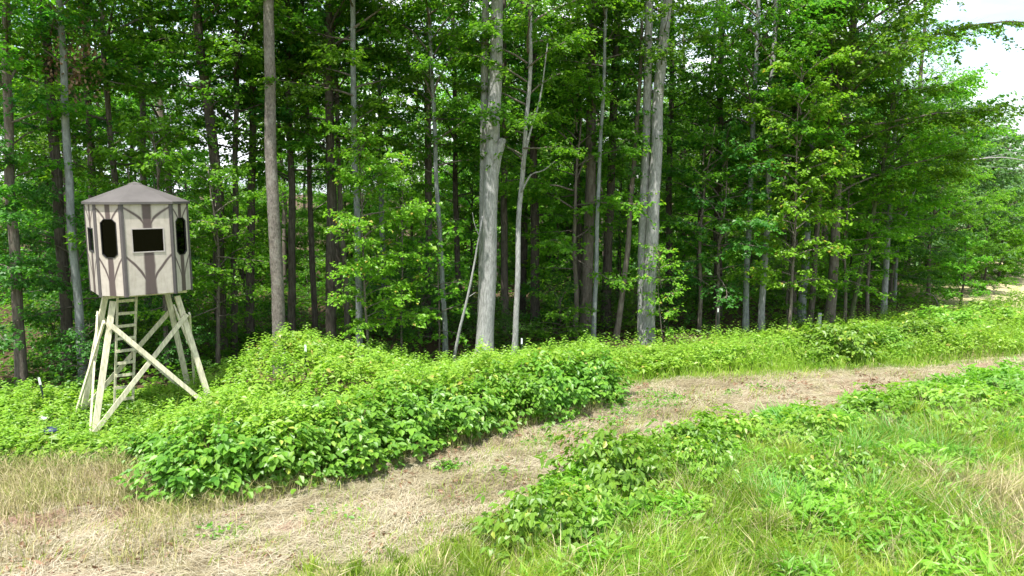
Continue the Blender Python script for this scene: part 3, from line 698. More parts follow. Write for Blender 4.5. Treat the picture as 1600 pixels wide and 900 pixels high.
# the big trunk with the sawn stub
make_tree(ND, 'largest pale grey trunk with a broken stub limb, standing behind the hedge', -0.88, 22.3, [(-0.88, 0), (-0.72, 3.3), (-0.58, 6.5), (-0.43, 10.8)], 0.265, 17, 'bark_pale', 'tall3', 'leaf_maple', 3.0, 1.0, taper=0.42, sides=14, branch_mat='bark_mid',
          extra=[limb([(0.22, -.05, 5.3), (0.40, -.10, 6.1), (0.62, -.12, 6.75)], 0.20, 0.095, 10, 3), limb([(-0.08, 0.25, 0.0), (-0.02, 0.32, 3.2), (0.03, 0.3, 6.5), (0.10, 0.3, 10.8), (0.2, 0.3, 15)], 0.15, 0.09, 10, 4)])
make_tree(ND, 'slender pale tree forking halfway up, right of the stubbed trunk', 0.06, 22.4, [(0.06, 0), (0.18, 3.2), (0.35, 6.2), (0.5, 8.6)], 0.088, 13, 'bark_pale', 'tall2', 'leaf_maple', 2.2, 0.85, wob=0.05, branch_mat='bark_mid',
          extra=[limb([(0.27, 0, 5.9), (0.45, 0, 6.9), (0.8, .05, 8.0), (1.0, .1, 9.6)], 0.042, 0.016, 7, 5), limb([(0.22, 0, 5.2), (0.5, -.05, 5.75), (0.9, -.1, 5.85), (1.25, -.1, 6.15)], 0.03, 0.012, 6, 6)])
make_tree(ND, 'pair of smooth pale trunks grown from one foot', 4.72, 25.2, [(4.80, 0), (4.90, 3.4), (4.99, 8.3), (5.23, 11.4)], 0.235, 17, 'bark_pale', 'tall0', 'leaf_maple', 4.2, 1.0, sides=14, branch_mat='bark_mid',
          extra=[limb([(-0.12, 0.1, -0.2), (-0.18, 0.2, 2.9), (-0.13, 0.2, 7.4), (-0.15, 0.2, 11.8), (-0.1, .2, 15)], 0.19, 0.11, 12, 7)])
dead = make_tree('dead_sapling', 'thin bare dead pole leaning against the big stubbed trunk', -1.84, 21.9, [(-1.84, 0), (-1.26, 2.5), (-0.92, 4.2)], 0.046, 4.5, 'bark_pale', None, None, taper=0.5, sides=7,
          extra=[limb([(0.45, 0, 2.0), (0.62, -.05, 2.12), (0.74, -.05, 2.2)], 0.016, 0.006, 5, 8), limb([(0.85, 0, 3.9), (0.72, -.05, 4.25), (0.66, -.05, 4.6)], 0.016, 0.006, 5, 9)])

# dark trunks farther in that nothing tells apart
G_IN = 'dark trunks deeper in the wood'
inner = [(23, .101, [(-8.93, 0), (-8.63, 5.2), (-8.4, 9.1)]), (24, .137, [(-8.77, 0), (-8.5, 5.2), (-8.19, 9.2)]), (24, .126, [(-7.35, 0), (-7.19, 5.2), (-7.15, 7.2)]),
 (25, .099, [(-6.84, 0), (-6.86, 5.2), (-6.86, 8.8)]), (29, .127, [(-2.13, 0), (-2.2, 3.9), (-2.22, 7.7)]), (27, .142, [(-.29, 0), (-.28, 2.8), (-.28, 5.2)]), (28, .184, [(.9, 0), (.86, 4), (.79, 8.7)]),
 (29, .152, [(2.69, 0), (2.59, 5.2), (2.54, 9.4)]), (28, .184, [(3.68, 0), (3.69, 4), (3.8, 7.6)]), (31, .149, [(6.7, 0), (6.67, 2.5), (6.62, 5.2)]), (30, .171, [(8.55, 0), (8.39, 5.2), (8.32, 9)]),
 (27.5, .108, [(11.34, 0), (11.51, 5.2), (11.62, 8.7), (11.68, 12.1)]), (24, .137, [(-13.92, 0), (-13.78, 3.1), (-13.56, 8.2), (-13.47, 10.8)])]
IN_LAB = ['slim dark trunk right of the bending thick one beside the tower', 'dark trunk just before the speckled grey tree', 'dark trunk just past the speckled grey tree', 'thin dark trunk midway between speckled and thick dark upright trees',
 'bluish trunk deep in shade past the thin curved tree', 'shaded trunk showing between stubbed tree and forked slender tree', 'broad dark trunk past the forked slender tree', 'dark trunk close before the brown scarred tree',
 'broad dark trunk between scarred tree and crooked leaning tree', 'shaded grey trunk low past the twin pale trunks', 'dark trunk midway from twin trunks to the pale pair', 'slim dark trunk high among leaves before the leaning brown trunk', 'dark trunk with small crown above and left of the tower roof']
rr = np.random.default_rng(9)
tallk = ['tall0', 'tall1', 'tall2', 'tall3']
for i, (y, r, pts) in enumerate(inner):
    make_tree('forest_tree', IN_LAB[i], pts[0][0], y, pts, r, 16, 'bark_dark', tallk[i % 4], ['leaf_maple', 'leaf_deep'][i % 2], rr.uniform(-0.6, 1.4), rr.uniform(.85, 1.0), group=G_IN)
# still deeper: scattered
placed = []
tries = 0
while len(placed) < 70 and tries < 9000:
    tries += 1
    y = rr.uniform(22, 78); x = rr.uniform(-0.86, 0.78) * y * 0.95
    d = y - y_edge(x)
    if d < 5 or d > 46: continue
    if any((x - a) ** 2 + (y - b) ** 2 < 2.2 ** 2 for a, b in placed): continue
    placed.append((x, y))
for i, (x, y) in enumerate(placed):
    ln = rr.normal(0, 0.02)
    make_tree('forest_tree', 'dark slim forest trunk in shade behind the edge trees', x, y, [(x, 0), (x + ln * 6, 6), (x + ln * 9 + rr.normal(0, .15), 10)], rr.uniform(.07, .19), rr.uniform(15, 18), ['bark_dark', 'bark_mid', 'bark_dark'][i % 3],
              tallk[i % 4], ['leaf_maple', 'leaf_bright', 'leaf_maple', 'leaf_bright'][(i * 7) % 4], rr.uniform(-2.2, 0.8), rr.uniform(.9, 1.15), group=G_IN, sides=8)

# ------------------------------------------------------------------ understorey trees and saplings near the edge
U = [ # label, name, x, y, crown, leaf, size
 ('leafy dark young tree in layered sprays left of the tower', -13.6, 18.6, 'under1', 'leaf_deep', 0.85),
 ('low dark leafy young tree by the left trunks', -12.4, 20.6, 'under2', 'leaf_deep', 0.95),
 ('young tree with bright flat sprays behind the tower cabin', -9.9, 20.6, 'under1', 'leaf_bright', 0.95),
 ('leafy young tree with a bright horizontal spray right of the cabin', -8.6, 20.9, 'under1', 'leaf_bright', 0.78),
 ('yellow-green sapling with reddish tips beside the pale straight tree', -4.2, 20.9, 'sap2', 'leaf_yellow', .72),
 ('light green sapling with reddish tips between pale straight and thin curved trees', -3.45, 22.3, 'sap0', 'leaf_yellow', 1.15),
 ('dark low shrubby tree under the thin curved grey tree', -3.2, 25.0, 'under2', 'leaf_deep', 0.65),
 ('small bright leafy young tree touching the thin curved grey trunk', -2.3, 22.6, 'sap1', 'leaf_bright', 1.05),
 ('airy young tree with bright sprays above the brown scarred trunk', 2.3, 26.2, 'under1', 'leaf_bright', 1.2),
 ('dense leafy young tree hugging the twin pale trunks', 7.0, 26.9, 'under1', 'leaf_maple', 1.0),
 ('small yellow sapling in front of the twin pale trunks', 5.2, 24.6, 'sap1', 'leaf_yellow', 0.8),
 ('dense green young tree right of the twin pale trunks', 7.6, 26.6, 'under0', 'leaf_deep', 1.1),
 ('tall yellow-green sapling over the close pair of pale trunks', 9.7, 25.2, 'sap2', 'leaf_yellow', 1.0),
 ('young tree with long drooping leaves behind the pale pair', 10.7, 27.9, 'under2', 'leaf_maple', 0.75),
 ('bright young tree between leaning brown and mossy trunks', 13.2, 28.6, 'under0', 'leaf_bright', 0.9),
 ('bright leafy young tree behind the mossy leaning trunk', 14.9, 30.2, 'under1', 'leaf_bright', 0.95),
 ('dark bushy tree filling the end of the wood', 17.6, 33.5, 'edge1', 'leaf_deep', 0.72),
 ('lighter bushy tree bulging toward the hay field', 21.0, 36.5, 'edge1', 'leaf_bright', 0.70),
]
for lab, x, y, cr, lm, s in U:
    Hh = {'under0': 6.4, 'under1': 7.6, 'under2': 5.0, 'sap0': 5.2, 'sap1': 4.2, 'sap2': 9.4, 'edge1': 13}[cr] * s
    make_tree('sapling' if 'sap' in cr else 'young_tree', lab, x, y, [(x, 0), (x + rr.normal(0, .1), Hh * .5), (x + rr.normal(0, .15), Hh)], (0.006 if 'sap' in cr else 0.011) * Hh, Hh, 'bark_mid', cr, lm, 0, s, taper=0.15, sides=7, wob=.07)
G_U = 'leafy young trees under the forest canopy'
pl2 = []; tries = 0
while len(pl2) < 52 and tries < 9000:
    tries += 1
    y = rr.uniform(19, 72); x = rr.uniform(-0.85, 0.75) * y
    d = y - y_edge(x)
    if d < 3.0 or d > 42: continue
    if any((x - a) ** 2 + (y - b) ** 2 < 1.9 ** 2 for a, b in pl2): continue
    pl2.append((x, y))
for i, (x, y) in enumerate(pl2):
    cr = ['under0', 'under1', 'under2', 'under1', 'sap0'][i % 5]; s = rr.uniform(.7, 1.15)
    Hh = {'under0': 6.4, 'under1': 7.6, 'under2': 5.0, 'sap0': 5.2}[cr] * s
    make_tree('young_tree', 'leafy young tree among the dark trunks inside the wood', x, y, [(x, 0), (x + .05, Hh * .5), (x + rr.normal(0, .1), Hh)], 0.011 * Hh, Hh, 'bark_dark', cr, ['leaf_maple', 'leaf_deep', 'leaf_bright'][i % 3], 0, s, group=G_U, taper=0.15, sides=6)

G_B = 'leafy trees closing the back of the wood'
nb_ = 0
for row, (dd, sp) in enumerate(((23, 3.4), (31, 3.6), (40, 3.8))):
    xx_ = -62.0
    while xx_ < 30:
        xx_ += sp * rr.uniform(.75, 1.25); y = float(y_edge(xx_)) + dd + rr.normal(0, 1.6)
        if y < 22 or abs(xx_) > .80 * y + 2: continue
        nb_ += 1; s = rr.uniform(.72, .95) * (1.12 if xx_ > -3 else .68)
        make_tree('forest_tree', 'dense leafy tree closing the back of the wood', xx_, y, [(xx_, 0), (xx_ + .1, 5), (xx_ + rr.normal(0, .3), 11 * s)], .13, 12 * s, 'bark_dark', 'edge1', ['leaf_maple', 'leaf_bright', 'leaf_bright'][nb_ % 3], -1.2, s, group=G_B, sides=6, taper=.2)

# trees at the end of the wood, along the hay field and behind it
FT = [
 ('grey-green tree with wispy crown at the wood end, against the sky', 25.5, 43, 'field0', 'leaf_far', 1.05),
 ('rounded dark tree overhanging the hay field', 40.5, 61, 'field0', 'leaf_deep', 1.0),
 ('pale green tree beside the arching bare branch', 31, 50, 'field0', 'leaf_far', 0.95),
 ('small round bush at the rim of the hay field', 28.5, 42.5, 'field1', 'leaf_bright', 0.55),
 ('round leafy bush at the wood end, touching the hay field', 31.5, 46.5, 'field1', 'leaf_maple', .72),
 ('spreading bush under the dark overhanging tree', 37.5, 55, 'field1', 'leaf_deep', .85),
 ('low round bush hiding the last trunks of the wood', 20.6, 33.2, 'field1', 'leaf_bright', .42),
 ('dark round bush at the corner of wood and hay field', 24.4, 37.6, 'field1', 'leaf_maple', .52),
 ('small bush farther along the rim of the hay field', 29.6, 43.8, 'field1', 'leaf_maple', .6),
 ('far tree on the skyline beyond the hay field', 60, 82, 'field0', 'leaf_far', 1.1),
 ('far dark tree at the picture rim beyond the hay field', 74, 95, 'field0', 'leaf_far', 1.25),
 ('tall dark tree in the gap behind the bushy trees', 24, 50, 'edge1', 'leaf_deep', 0.95),
 ('deep green tree farther back along the wood edge', 36, 64, 'edge1', 'leaf_maple', 0.95),
 ('far pointed tree showing above the bare branch', 52, 80, 'field0', 'leaf_far', 1.15),
]
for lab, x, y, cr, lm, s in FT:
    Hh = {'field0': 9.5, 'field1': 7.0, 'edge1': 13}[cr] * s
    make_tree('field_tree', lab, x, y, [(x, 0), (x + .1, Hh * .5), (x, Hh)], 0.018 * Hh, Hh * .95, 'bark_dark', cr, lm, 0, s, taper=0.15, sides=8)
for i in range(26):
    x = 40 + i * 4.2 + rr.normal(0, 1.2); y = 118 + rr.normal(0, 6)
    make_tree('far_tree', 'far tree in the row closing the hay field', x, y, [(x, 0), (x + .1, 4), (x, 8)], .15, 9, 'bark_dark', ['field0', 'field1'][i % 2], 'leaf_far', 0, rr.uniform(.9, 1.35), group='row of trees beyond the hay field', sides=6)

# arching bare branch and bent grey stem at the wood end
def wood_thing(name, label, cat, pts, r0, r1, mat, subs=()):
    base = np.array(pts[0], float); root = empty(name, tuple(base)); tag(root, label, cat)
    link('main_stem', np_mesh('main_stem', *limb([np.array(p) - base for p in pts], r0, r1, 7, 1), smooth=True), M[mat], root)
    for s in subs: link('twig', np_mesh('twig', *limb([np.array(p) - base for p in s], 0.012, 0.004, 5, 2), smooth=True), M[mat], root)
wood_thing('dead_tree', 'long bare grey dead tree arching out of the leaves over the field', 'dead tree',
  [(17.6, 33.2, -0.1), (17.4, 33.0, 3.2), (18.2, 33.0, 5.9), (19.8, 33.0, 6.55), (21.8, 33.0, 6.75), (23.9, 33.0, 6.4)], 0.07, 0.015, 'bark_pale',
  [[(19.8, 33, 6.55), (20.9, 32.8, 6.3), (22, 32.7, 6.25)], [(21.0, 33, 6.7), (22.4, 33.2, 6.95), (23.3, 33.3, 7.0)], [(18.8, 33, 6.2), (19.6, 32.7, 6.7), (20.2, 32.6, 7.0)]])
wood_thing('bent_stem', 'bent pale grey stem arching low among weeds at the wood end', 'branch',
  [(17.75, 30.0, 0.05), (17.66, 29.95, 0.6), (17.42, 29.9, 0.95), (17.1, 29.9, 1.05)], 0.035, 0.02, 'bark_mid')
# brown withered leaves hanging left of the tower
def dead_spray():
    rng = np.random.default_rng(4); n = 420
    P = np.stack([rng.normal(0, .38, n), rng.normal(0, .3, n), rng.normal(0, .55, n)], 1)
    D = np.stack([rng.normal(0, .5, n), rng.normal(0, .5, n), rng.normal(-.8, .4, n)], 1); Nn = rng.normal(0, 1, (n, 3))
    root = empty('withered_branch', (-11.6, 19.8, 8.6)); tag(root, 'hanging branch of brown withered leaves above the tower', 'branch')
    link('leaves', np_mesh('leaves', *leaf_arrays(P, D, Nn, rng.uniform(.08, .16, n), .6, rng.random(n))), M['deadleaf'], root)
    link('twig', np_mesh('twig', *limb([(0.1, -.35, 1.2), (0, 0, .5), (0.05, 0, -.2), (-.05, .05, -.9)], .015, .005, 5, 3)), M['bark_mid'], root)
dead_spray()

# ------------------------------------------------------------------ brambles: hedge bushes, thicket, weeds
def gen_bush(seed, R, H, n_spray, leaf=0.095, flat=0.75, six=True, shoots=10, rag=1.0):
    """mound of compound leaves on arching canes"""
    rng = np.random.default_rng(seed)
    # spray positions: over the dome, thick shell
    u = rng.random(n_spray); az = rng.uniform(0, 2 * math.pi, n_spray)
    el = np.arcsin(np.clip(u ** 0.8, 0, 1)); sh = 1 - np.abs(rng.normal(0, 0.20, n_spray))
    lob = 1 + rag * (0.16 * np.sin(3 * az + seed) + 0.12 * np.sin(7 * az + 2 * seed) + 0.13 * np.sin(6 * el + 4 * az) + 0.08 * np.sin(11 * el - 9 * az))
    rad = sh * lob
    P = np.stack([np.cos(az) * np.cos(el) ** flat * R * rad, np.sin(az) * np.cos(el) ** flat * R * rad, np.sin(el) ** 0.8 * H * rad * 0.93 + 0.05], 1)
    outw = unit(np.stack([np.cos(az) * np.cos(el), np.sin(az) * np.cos(el), np.sin(el) * 0.9 + 0.25], 1))
    # shoots that stand out
    sP, sO = [], []
    canes = []
    for _ in range(shoots):
        a = rng.uniform(0, 6.28); q = rng.uniform(0.1, 0.95) * R
        b = np.array([math.cos(a) * q * .7, math.sin(a) * q * .7, H * 0.6 * (1 - (q / R) ** 2 * .6)]); k = 7
        hh = rng.uniform(0.30, 0.62) * H
        tip = b + np.array([math.cos(a) * .18, math.sin(a) * .18, hh + H * .12])
        line = b + (tip - b) * np.linspace(0, 1, k)[:, None]
        canes.append(tube_arrays(line, np.linspace(.006, .003, k), 3, close=False))
        for j in range(2, k):
            sP.append(line[j]); aa = j * 2.4 + a; sO.append([math.cos(aa), math.sin(aa), 0.45])
    P = np.concatenate([P, np.array(sP)]); outw = np.concatenate([outw, unit(np.array(sO))]); m = len(P)
    # three to five leaflets from each point
    parts_P, parts_D, parts_N, parts_L, parts_v = [], [], [], [], []
    tint = rng.beta(2, 2, m)
    side = unit(np.cross(outw, np.array([0, 0, 1.0]) + rng.normal(0, .15, (m, 3))))
    upn = unit(np.cross(side, outw)); hor = unit(outw * np.array([1, 1, 0.0]) + 1e-4)
    for j, (an, ln) in enumerate(((0, 1.15), (1.15, .95), (-1.15, .95))):
        keep = rng.random(m) < 0.96
        ax = hor * math.cos(an) + side * math.sin(an)
        D = ax + np.stack([rng.normal(0, .22, m), rng.normal(0, .22, m), rng.normal(-0.38, .25, m)], 1)
        Nn = outw * 0.55 + np.array([0, 0, .75]) + rng.normal(0, .25, (m, 3))
        parts_P.append((P + ax * .02 + rng.normal(0, .012, (m, 3)))[keep]); parts_D.append(D[keep]); parts_N.append(Nn[keep])
        parts_L.append((leaf * ln * rng.uniform(.7, 1.25, m))[keep]); v = np.clip(tint * .75 + rng.random(m) * .22, 0, .88); v[rng.random(m) < .02] = .98; parts_v.append(v[keep])
    LV = leaf_arrays(np.concatenate(parts_P), np.concatenate(parts_D), np.concatenate(parts_N), np.concatenate(parts_L), 0.62, np.concatenate(parts_v), six=six)
    for _ in range(26):
        a = rng.uniform(0, 6.28); q = math.sqrt(rng.random()) * R * .9
        b = np.array([math.cos(a) * q * .6, math.sin(a) * q * .6, -0.05]); e = np.array([math.cos(a) * q, math.sin(a) * q, H * (0.9 - .5 * (q / R) ** 2)])
        mid = (b + e) / 2 + np.array([0, 0, .15 * H])
        canes.append(tube_arrays(np.array([b, mid, e]), [.008, .006, .003], 4, close=False))
    return np_mesh('foliage', *LV), np_mesh('canes', *join_arrays(canes))

BU = [gen_bush(101, 1.0, 1.15, 820, leaf=.14, shoots=16, rag=1.25), gen_bush(102, 1.0, 1.0, 820, leaf=.14, shoots=16, rag=1.25), gen_bush(103, 1.0, 1.25, 900, leaf=.135, shoots=16, rag=1.25)]
LOWB = [gen_bush(111, 1.0, .55, 330, leaf=.135, shoots=26, rag=1.9), gen_bush(112, 1.0, .62, 360, leaf=.13, shoots=30, rag=1.9), gen_bush(113, 1.0, .45, 300, leaf=.135, shoots=24, rag=1.9)]
def bush(name, label, x, y, protos, i, s, sz=1.0, mat='leaf_bramble', group=None, cat='bush'):
    root = empty(name, (x, y, float(gz(x, y))), rr.uniform(0, 6.28)); root.scale = (s, s, s * sz); tag(root, label, cat, group)
    f, c = protos[i % len(protos)]
    link('foliage', f, M[mat], root); link('canes', c, M['cane'], root)
    return root
# front of the hedge, along the mown path
HB = [
 ('bramble bush at the near corner of the hedge, by the dry grass', -5.35, 12.45, 0, 1.0, 1.0),
 ('shaded gap-side bramble bush between hedge corner and tower leg', -6.6, 13.6, 1, .8, .8),
 ('second bramble bush of the hedge from the dry grass corner', -4.25, 12.95, 1, 1.05, 1.0),
 ('third bramble bush of the hedge, with big drooping leaves', -3.25, 13.75, 2, 1.05, .95),
 ('fourth bramble bush along the hedge front', -2.25, 14.75, 0, 1.05, 1.0),
 ('fifth bramble bush along the hedge front', -1.15, 15.45, 1, 1.05, 1.05),
 ('sixth bramble bush of the hedge, dark underneath', -0.05, 16.45, 2, 1.0, .95),
 ('tall bramble bush near the hedge end with long grass below', 0.95, 17.0, 0, 1.0, 1.1),
 ('bramble bush ending the hedge, casting dark shade on straw', 1.9, 17.9, 2, 1.0, 1.0),
 ('dark isolated bramble bush in the grassy bank beyond the path', 10.2, 22.3, 1, 1.1, 1.0),
 ('dark bramble bush at the end of the grassy bank', 13.6, 24.0, 2, 1.0, .9),
 ('low bramble bush on the bank above the cut path', 11.9, 23.4, 0, 1.0, .8),
]
BK = [
 ('low bright bramble clump on the bank straight before the twin pale trunks', 4.3, 20.9, 0, .8, .62), ('second low bramble clump along the bank from the hedge end', 6.2, 21.5, 1, .85, .6),
 ('third low bramble clump along the bank, below the white-tipped post', 8.0, 22.4, 2, .85, .6), ('tall weedy bramble clump on the bank below the pale pair', 9.2, 23.6, 0, .9, .6),
 ('bramble clump on the bank below the leaning brown trunk', 12.4, 25.0, 1, 1.0, .6), ('bramble clump low on the bank near the bent grey stem', 15.8, 26.0, 2, 1.0, .7),
 ('weedy bramble clump where the bank runs out of the picture', 18.2, 27.2, 0, 1.1, .7)]
for lab, x, y, i, s, sz in BK: bush('bramble_bush', lab, x, y, BU, i, s, sz, mat='leaf_thicket')
def one_leaf(seed, L):
    rng = np.random.default_rng(seed)
    V, F, v = leaf_arrays(np.zeros((1, 3)), np.array([[1.0, 0, -.25]]), np.array([[-.1, 0, 1.0]]), np.array([L]), .62, np.array([rng.uniform(.3, .9)]), six=True)
    return np_mesh('leaf', V, F, v)
LEAF = [one_leaf(k, L) for k, L in enumerate((.15, .16, .17, .14, .18))]
for lab, x, y, i, s, sz in HB:
    sz *= .84
    b_ = bush('bramble_bush', lab, x, y, BU, i, s, sz)
    if y > 17.5: continue
    for k in range(24):
        az = math.atan2(-y, -x) + rr.normal(0, .75); el = rr.uniform(.05, 1.1); rw = 1.04
        p = Vector((math.cos(az) * math.cos(el) ** .75 * rw * s, math.sin(az) * math.cos(el) ** .75 * rw * s, math.sin(el) ** .8 * 1.1 * s * sz + .05))
        lf = link('leaf', LEAF[k % 5], M['leaf_bramble'], b_)
        mw = Matrix.Rotation(-b_.rotation_euler.z, 4, 'Z') @ Matrix.Translation(p) @ Matrix.Rotation(az + rr.normal(0, .5), 4, 'Z') @ Matrix.Rotation(.35 + rr.normal(0, .3), 4, 'Y')
        lf.location = tuple(c / f for c, f in zip(mw.translation, b_.scale)); lf.rotation_euler = mw.to_euler()
FB = [ # foreground, right of the path
 ('low bramble nearest the camera at the path edge', 0.55, 10.45, 0, .78, 1.0), ('low bramble just behind the nearest one', 1.0, 11.15, 1, .62, .9),
 ('dark-hearted bramble clump jutting over the straw path', 1.75, 12.15, 1, .85, 1.05), ('upright bramble clump behind the dark-hearted one', 2.3, 13.0, 2, .8, 1.0),
 ('bramble clump with dry stems beneath, mid meadow', 3.55, 13.6, 0, .9, 1.0), ('bramble patch beside the tuft of silvery grass', 4.3, 14.4, 1, .85, .9),
 ('small bramble by the path curve', 5.6, 15.0, 2, .85, .8), ('spreading bramble patch above the blue-green sedge', 8.3, 15.7, 0, 1.05, .8),
 ('bramble patch on the meadow rise by the path', 9.9, 16.7, 1, 1.1, .72), ('bramble patch at the far meadow end', 11.3, 17.2, 2, 1.15, .7),
 ('bramble patch reaching the picture rim', 12.9, 17.9, 0, 1.15, .7), ('bramble patch low at the picture rim', 11.0, 16.2, 1, 1.0, .8),
 ('bright bramble patch between sedge and rim', 9.6, 15.0, 2, .95, .9), ('yellowish bramble sprawling in the near grass', 2.6, 11.4, 2, .7, .8),
]
FB += [('leafy weed clump in the grass straight before the nearest sedge', 5.2, 12.0, 1, .62, 1.0), ('leafy weed clump at the rim of the dry grass patch', 6.3, 12.5, 0, .66, 1.0),
 ('small leafy weed clump close to the bottom picture rim', 4.3, 10.5, 2, .5, 1.0), ('leafy weed clump midway between path curve and sedge', 6.4, 14.6, 1, .8, .95), ('leafy weed clump beside the upright brambles', 3.3, 12.6, 1, .6, 1.1)]
FB = [(l, x, y, i, s * (1.12 if y < 13.2 else 1), sz * (1.22 if y < 13.2 else 1.05)) for l, x, y, i, s, sz in FB]
for lab, x, y, i, s, sz in FB: bush('low_bramble', lab, x, y, LOWB, i, s, sz, mat='leaf_bramble' if ('dark' in lab or i == 0) else 'leaf_thicket')

def in_view(x, y, m=1.12):
    return np.abs(x) < (y * 0.7006 * m + 1.5)

def thicket():
    rng = np.random.default_rng(200)
    n = 430000
    x = rng.uniform(-15, 30, n); y = rng.uniform(11, 40, n)
    ed = y_edge(x); up = y_up(x)
    dens = np.where(x < 3.0, 1.0, 0.55) * np.clip(18 / y, .35, 1.2)
    ok = (y > up + 0.35) & (y < np.minimum(ed, np.where(x > 15, 32.5 - .12 * (x - 15), 99)) + 0.5 + (vnoise(x, y, 1.5, 20) - .5) * 2) & in_view(x, y) & (rng.random(n) < dens)
    # keep clear of tower feet, low there
    x, y = x[ok], y[ok]; n = len(x)
    tw = np.exp(-(((x + 8.7) / 2.2) ** 2 + ((y - 15.9) / 1.9) ** 2) ** 2)
    left = np.clip((-x - 6.3) / 1.2, 0, 1)
    h = 0.52 + 0.65 * vnoise(x, y, 1.9, 21) + 1.05 * vnoise(x, y, .8, 22) ** 1.6 + .30 * vnoise(x, y, .33, 23)
    h = .74 * h * (1 - 0.55 * left) * (1 - 0.85 * tw)
    right = np.clip((x - 2.5) / 1.5, 0, 1); h = h * (1 - 0.30 * right) * (1 - .45 * right * (vnoise(x, y, 1.7, 29) > .5))
    mound = np.exp(-(((x + 5.2) / 2.2) ** 2 + ((y - 18.6) / 1.8) ** 2)); h = h + 0.50 * mound
    bl = np.clip((x + 4.6 + (vnoise(x, y, .9, 28) - .5) * 1.6) / 2.6, 0, 1)
    h = h * (bl * np.clip((y_edge(x) + .2 - y) / 4.2, .10, 1) + (1 - bl) * (np.clip((y_edge(x) + 1.0 - y) / 2.0, .3, 1) * .25 + .75))
    edge_in = np.clip((y - y_up(x)) / .9, .5, 1); h = h * edge_in
    z = h * (1 - np.abs(rng.normal(0, .20, n)))
    e = .12
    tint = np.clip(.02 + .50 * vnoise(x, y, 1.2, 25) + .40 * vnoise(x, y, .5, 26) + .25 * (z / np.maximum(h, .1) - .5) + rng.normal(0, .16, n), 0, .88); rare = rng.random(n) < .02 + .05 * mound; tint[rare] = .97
    P = np.stack([x, y, z + gz(x, y)], 1)
    az = rng.uniform(0, 6.28, n)
    D = np.stack([np.cos(az), np.sin(az), rng.normal(-.2, .3, n)], 1)
    Nn = np.stack([rng.normal(0, .42, n), rng.normal(-.15, .42, n), np.ones(n)], 1)
    L = rng.uniform(.075, .165, n) * (.7 + .65 * vnoise(x, y, .9, 27))
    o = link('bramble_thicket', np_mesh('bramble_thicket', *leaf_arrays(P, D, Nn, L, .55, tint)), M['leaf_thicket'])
    tag(o, 'waist-high thicket of bright bramble leaves between hedge and wood', 'thicket', kind='stuff')
    # shoots above it
    m = 2200; i = rng.integers(0, n, m); parts = []
    for k in i:
        hh = rng.uniform(.15, .42) * (1.0 if P[k][0] < 3 else 1.5); b = P[k]; nl = 12
        t = np.linspace(.15, 1, nl); a = np.arange(nl) * 2.4 + rng.uniform(0, 6)
        pp = b + np.stack([t * .05, t * .02, t * hh], 1)
        parts.append((pp, np.stack([np.cos(a), np.sin(a), np.full(nl, -.05)], 1), np.full(nl, .12) * (1.2 - .5 * t)))
    pp = np.concatenate([q[0] for q in parts]); dd = np.concatenate([q[1] for q in parts]); ll = np.concatenate([q[2] for q in parts]); k = len(pp)
    s = link('weed_shoots', np_mesh('weed_shoots', *leaf_arrays(pp, dd, np.array([0, 0, 1.0]) + rng.normal(0, .2, (k, 3)), ll, .5, rng.uniform(.3, .88, k))), M['leaf_thicket'])
    tag(s, 'leafy shoots standing above the bramble thicket', 'weeds', kind='stuff')
thicket()

def stalks():
    rng = np.random.default_rng(210); x, y = rng.uniform(-13, 22, 26000), rng.uniform(11, 34, 26000)
    ok = (y > y_up(x) - .1) & (y < y_edge(x)) & in_view(x, y) & (rng.random(26000) < .5); x, y = x[ok], y[ok]; n = len(x)
    H = rng.uniform(.4, 1.0, n) * np.clip((y - y_up(x)) * .5 + .5, .4, 1) * np.clip((y_edge(x) + .3 - y) / 4.0, .2, 1)
    o = link('weed_stalks', np_mesh('weed_stalks', *blade_arrays(np.stack([x, y, gz(x, y)], 1), rng.uniform(0, 6.28, n), H, rng.uniform(.1, .7, n), rng.uniform(.004, .009, n), rng.beta(2, 2, n) * .95)), M['grass']); tag(o, 'tall grass stalks growing through the bramble thicket', 'grass', kind='stuff')
stalks()

# shrubs and low cover inside the wood edge
G_S = 'low shrubs on the forest floor'
k = 0; tries = 0; pls = []
while len(pls) < 70 and tries < 5000:
    tries += 1
    y = rr.uniform(18, 46); x = rr.uniform(-.8, .72) * y; d = y - y_edge(x)
    if d < .8 or d > 16 or any((x - a) ** 2 + (y - b) ** 2 < 1.0 for a, b in pls): continue
    pls.append((x, y)); c, w = CR['shrub%d' % (len(pls) % 2)]
    root = empty('forest_shrub', (x, y, float(gz(x, y))), rr.uniform(0, 6.28)); s = rr.uniform(.6, 1.15); root.scale = (s, s, s)
    tag(root, 'low green shrub on the shaded forest floor', 'shrub', G_S)
    link('foliage', c, M[['leaf_deep', 'leaf_maple'][len(pls) % 2]], root); link('stems', w, M['bark_dark'], root)

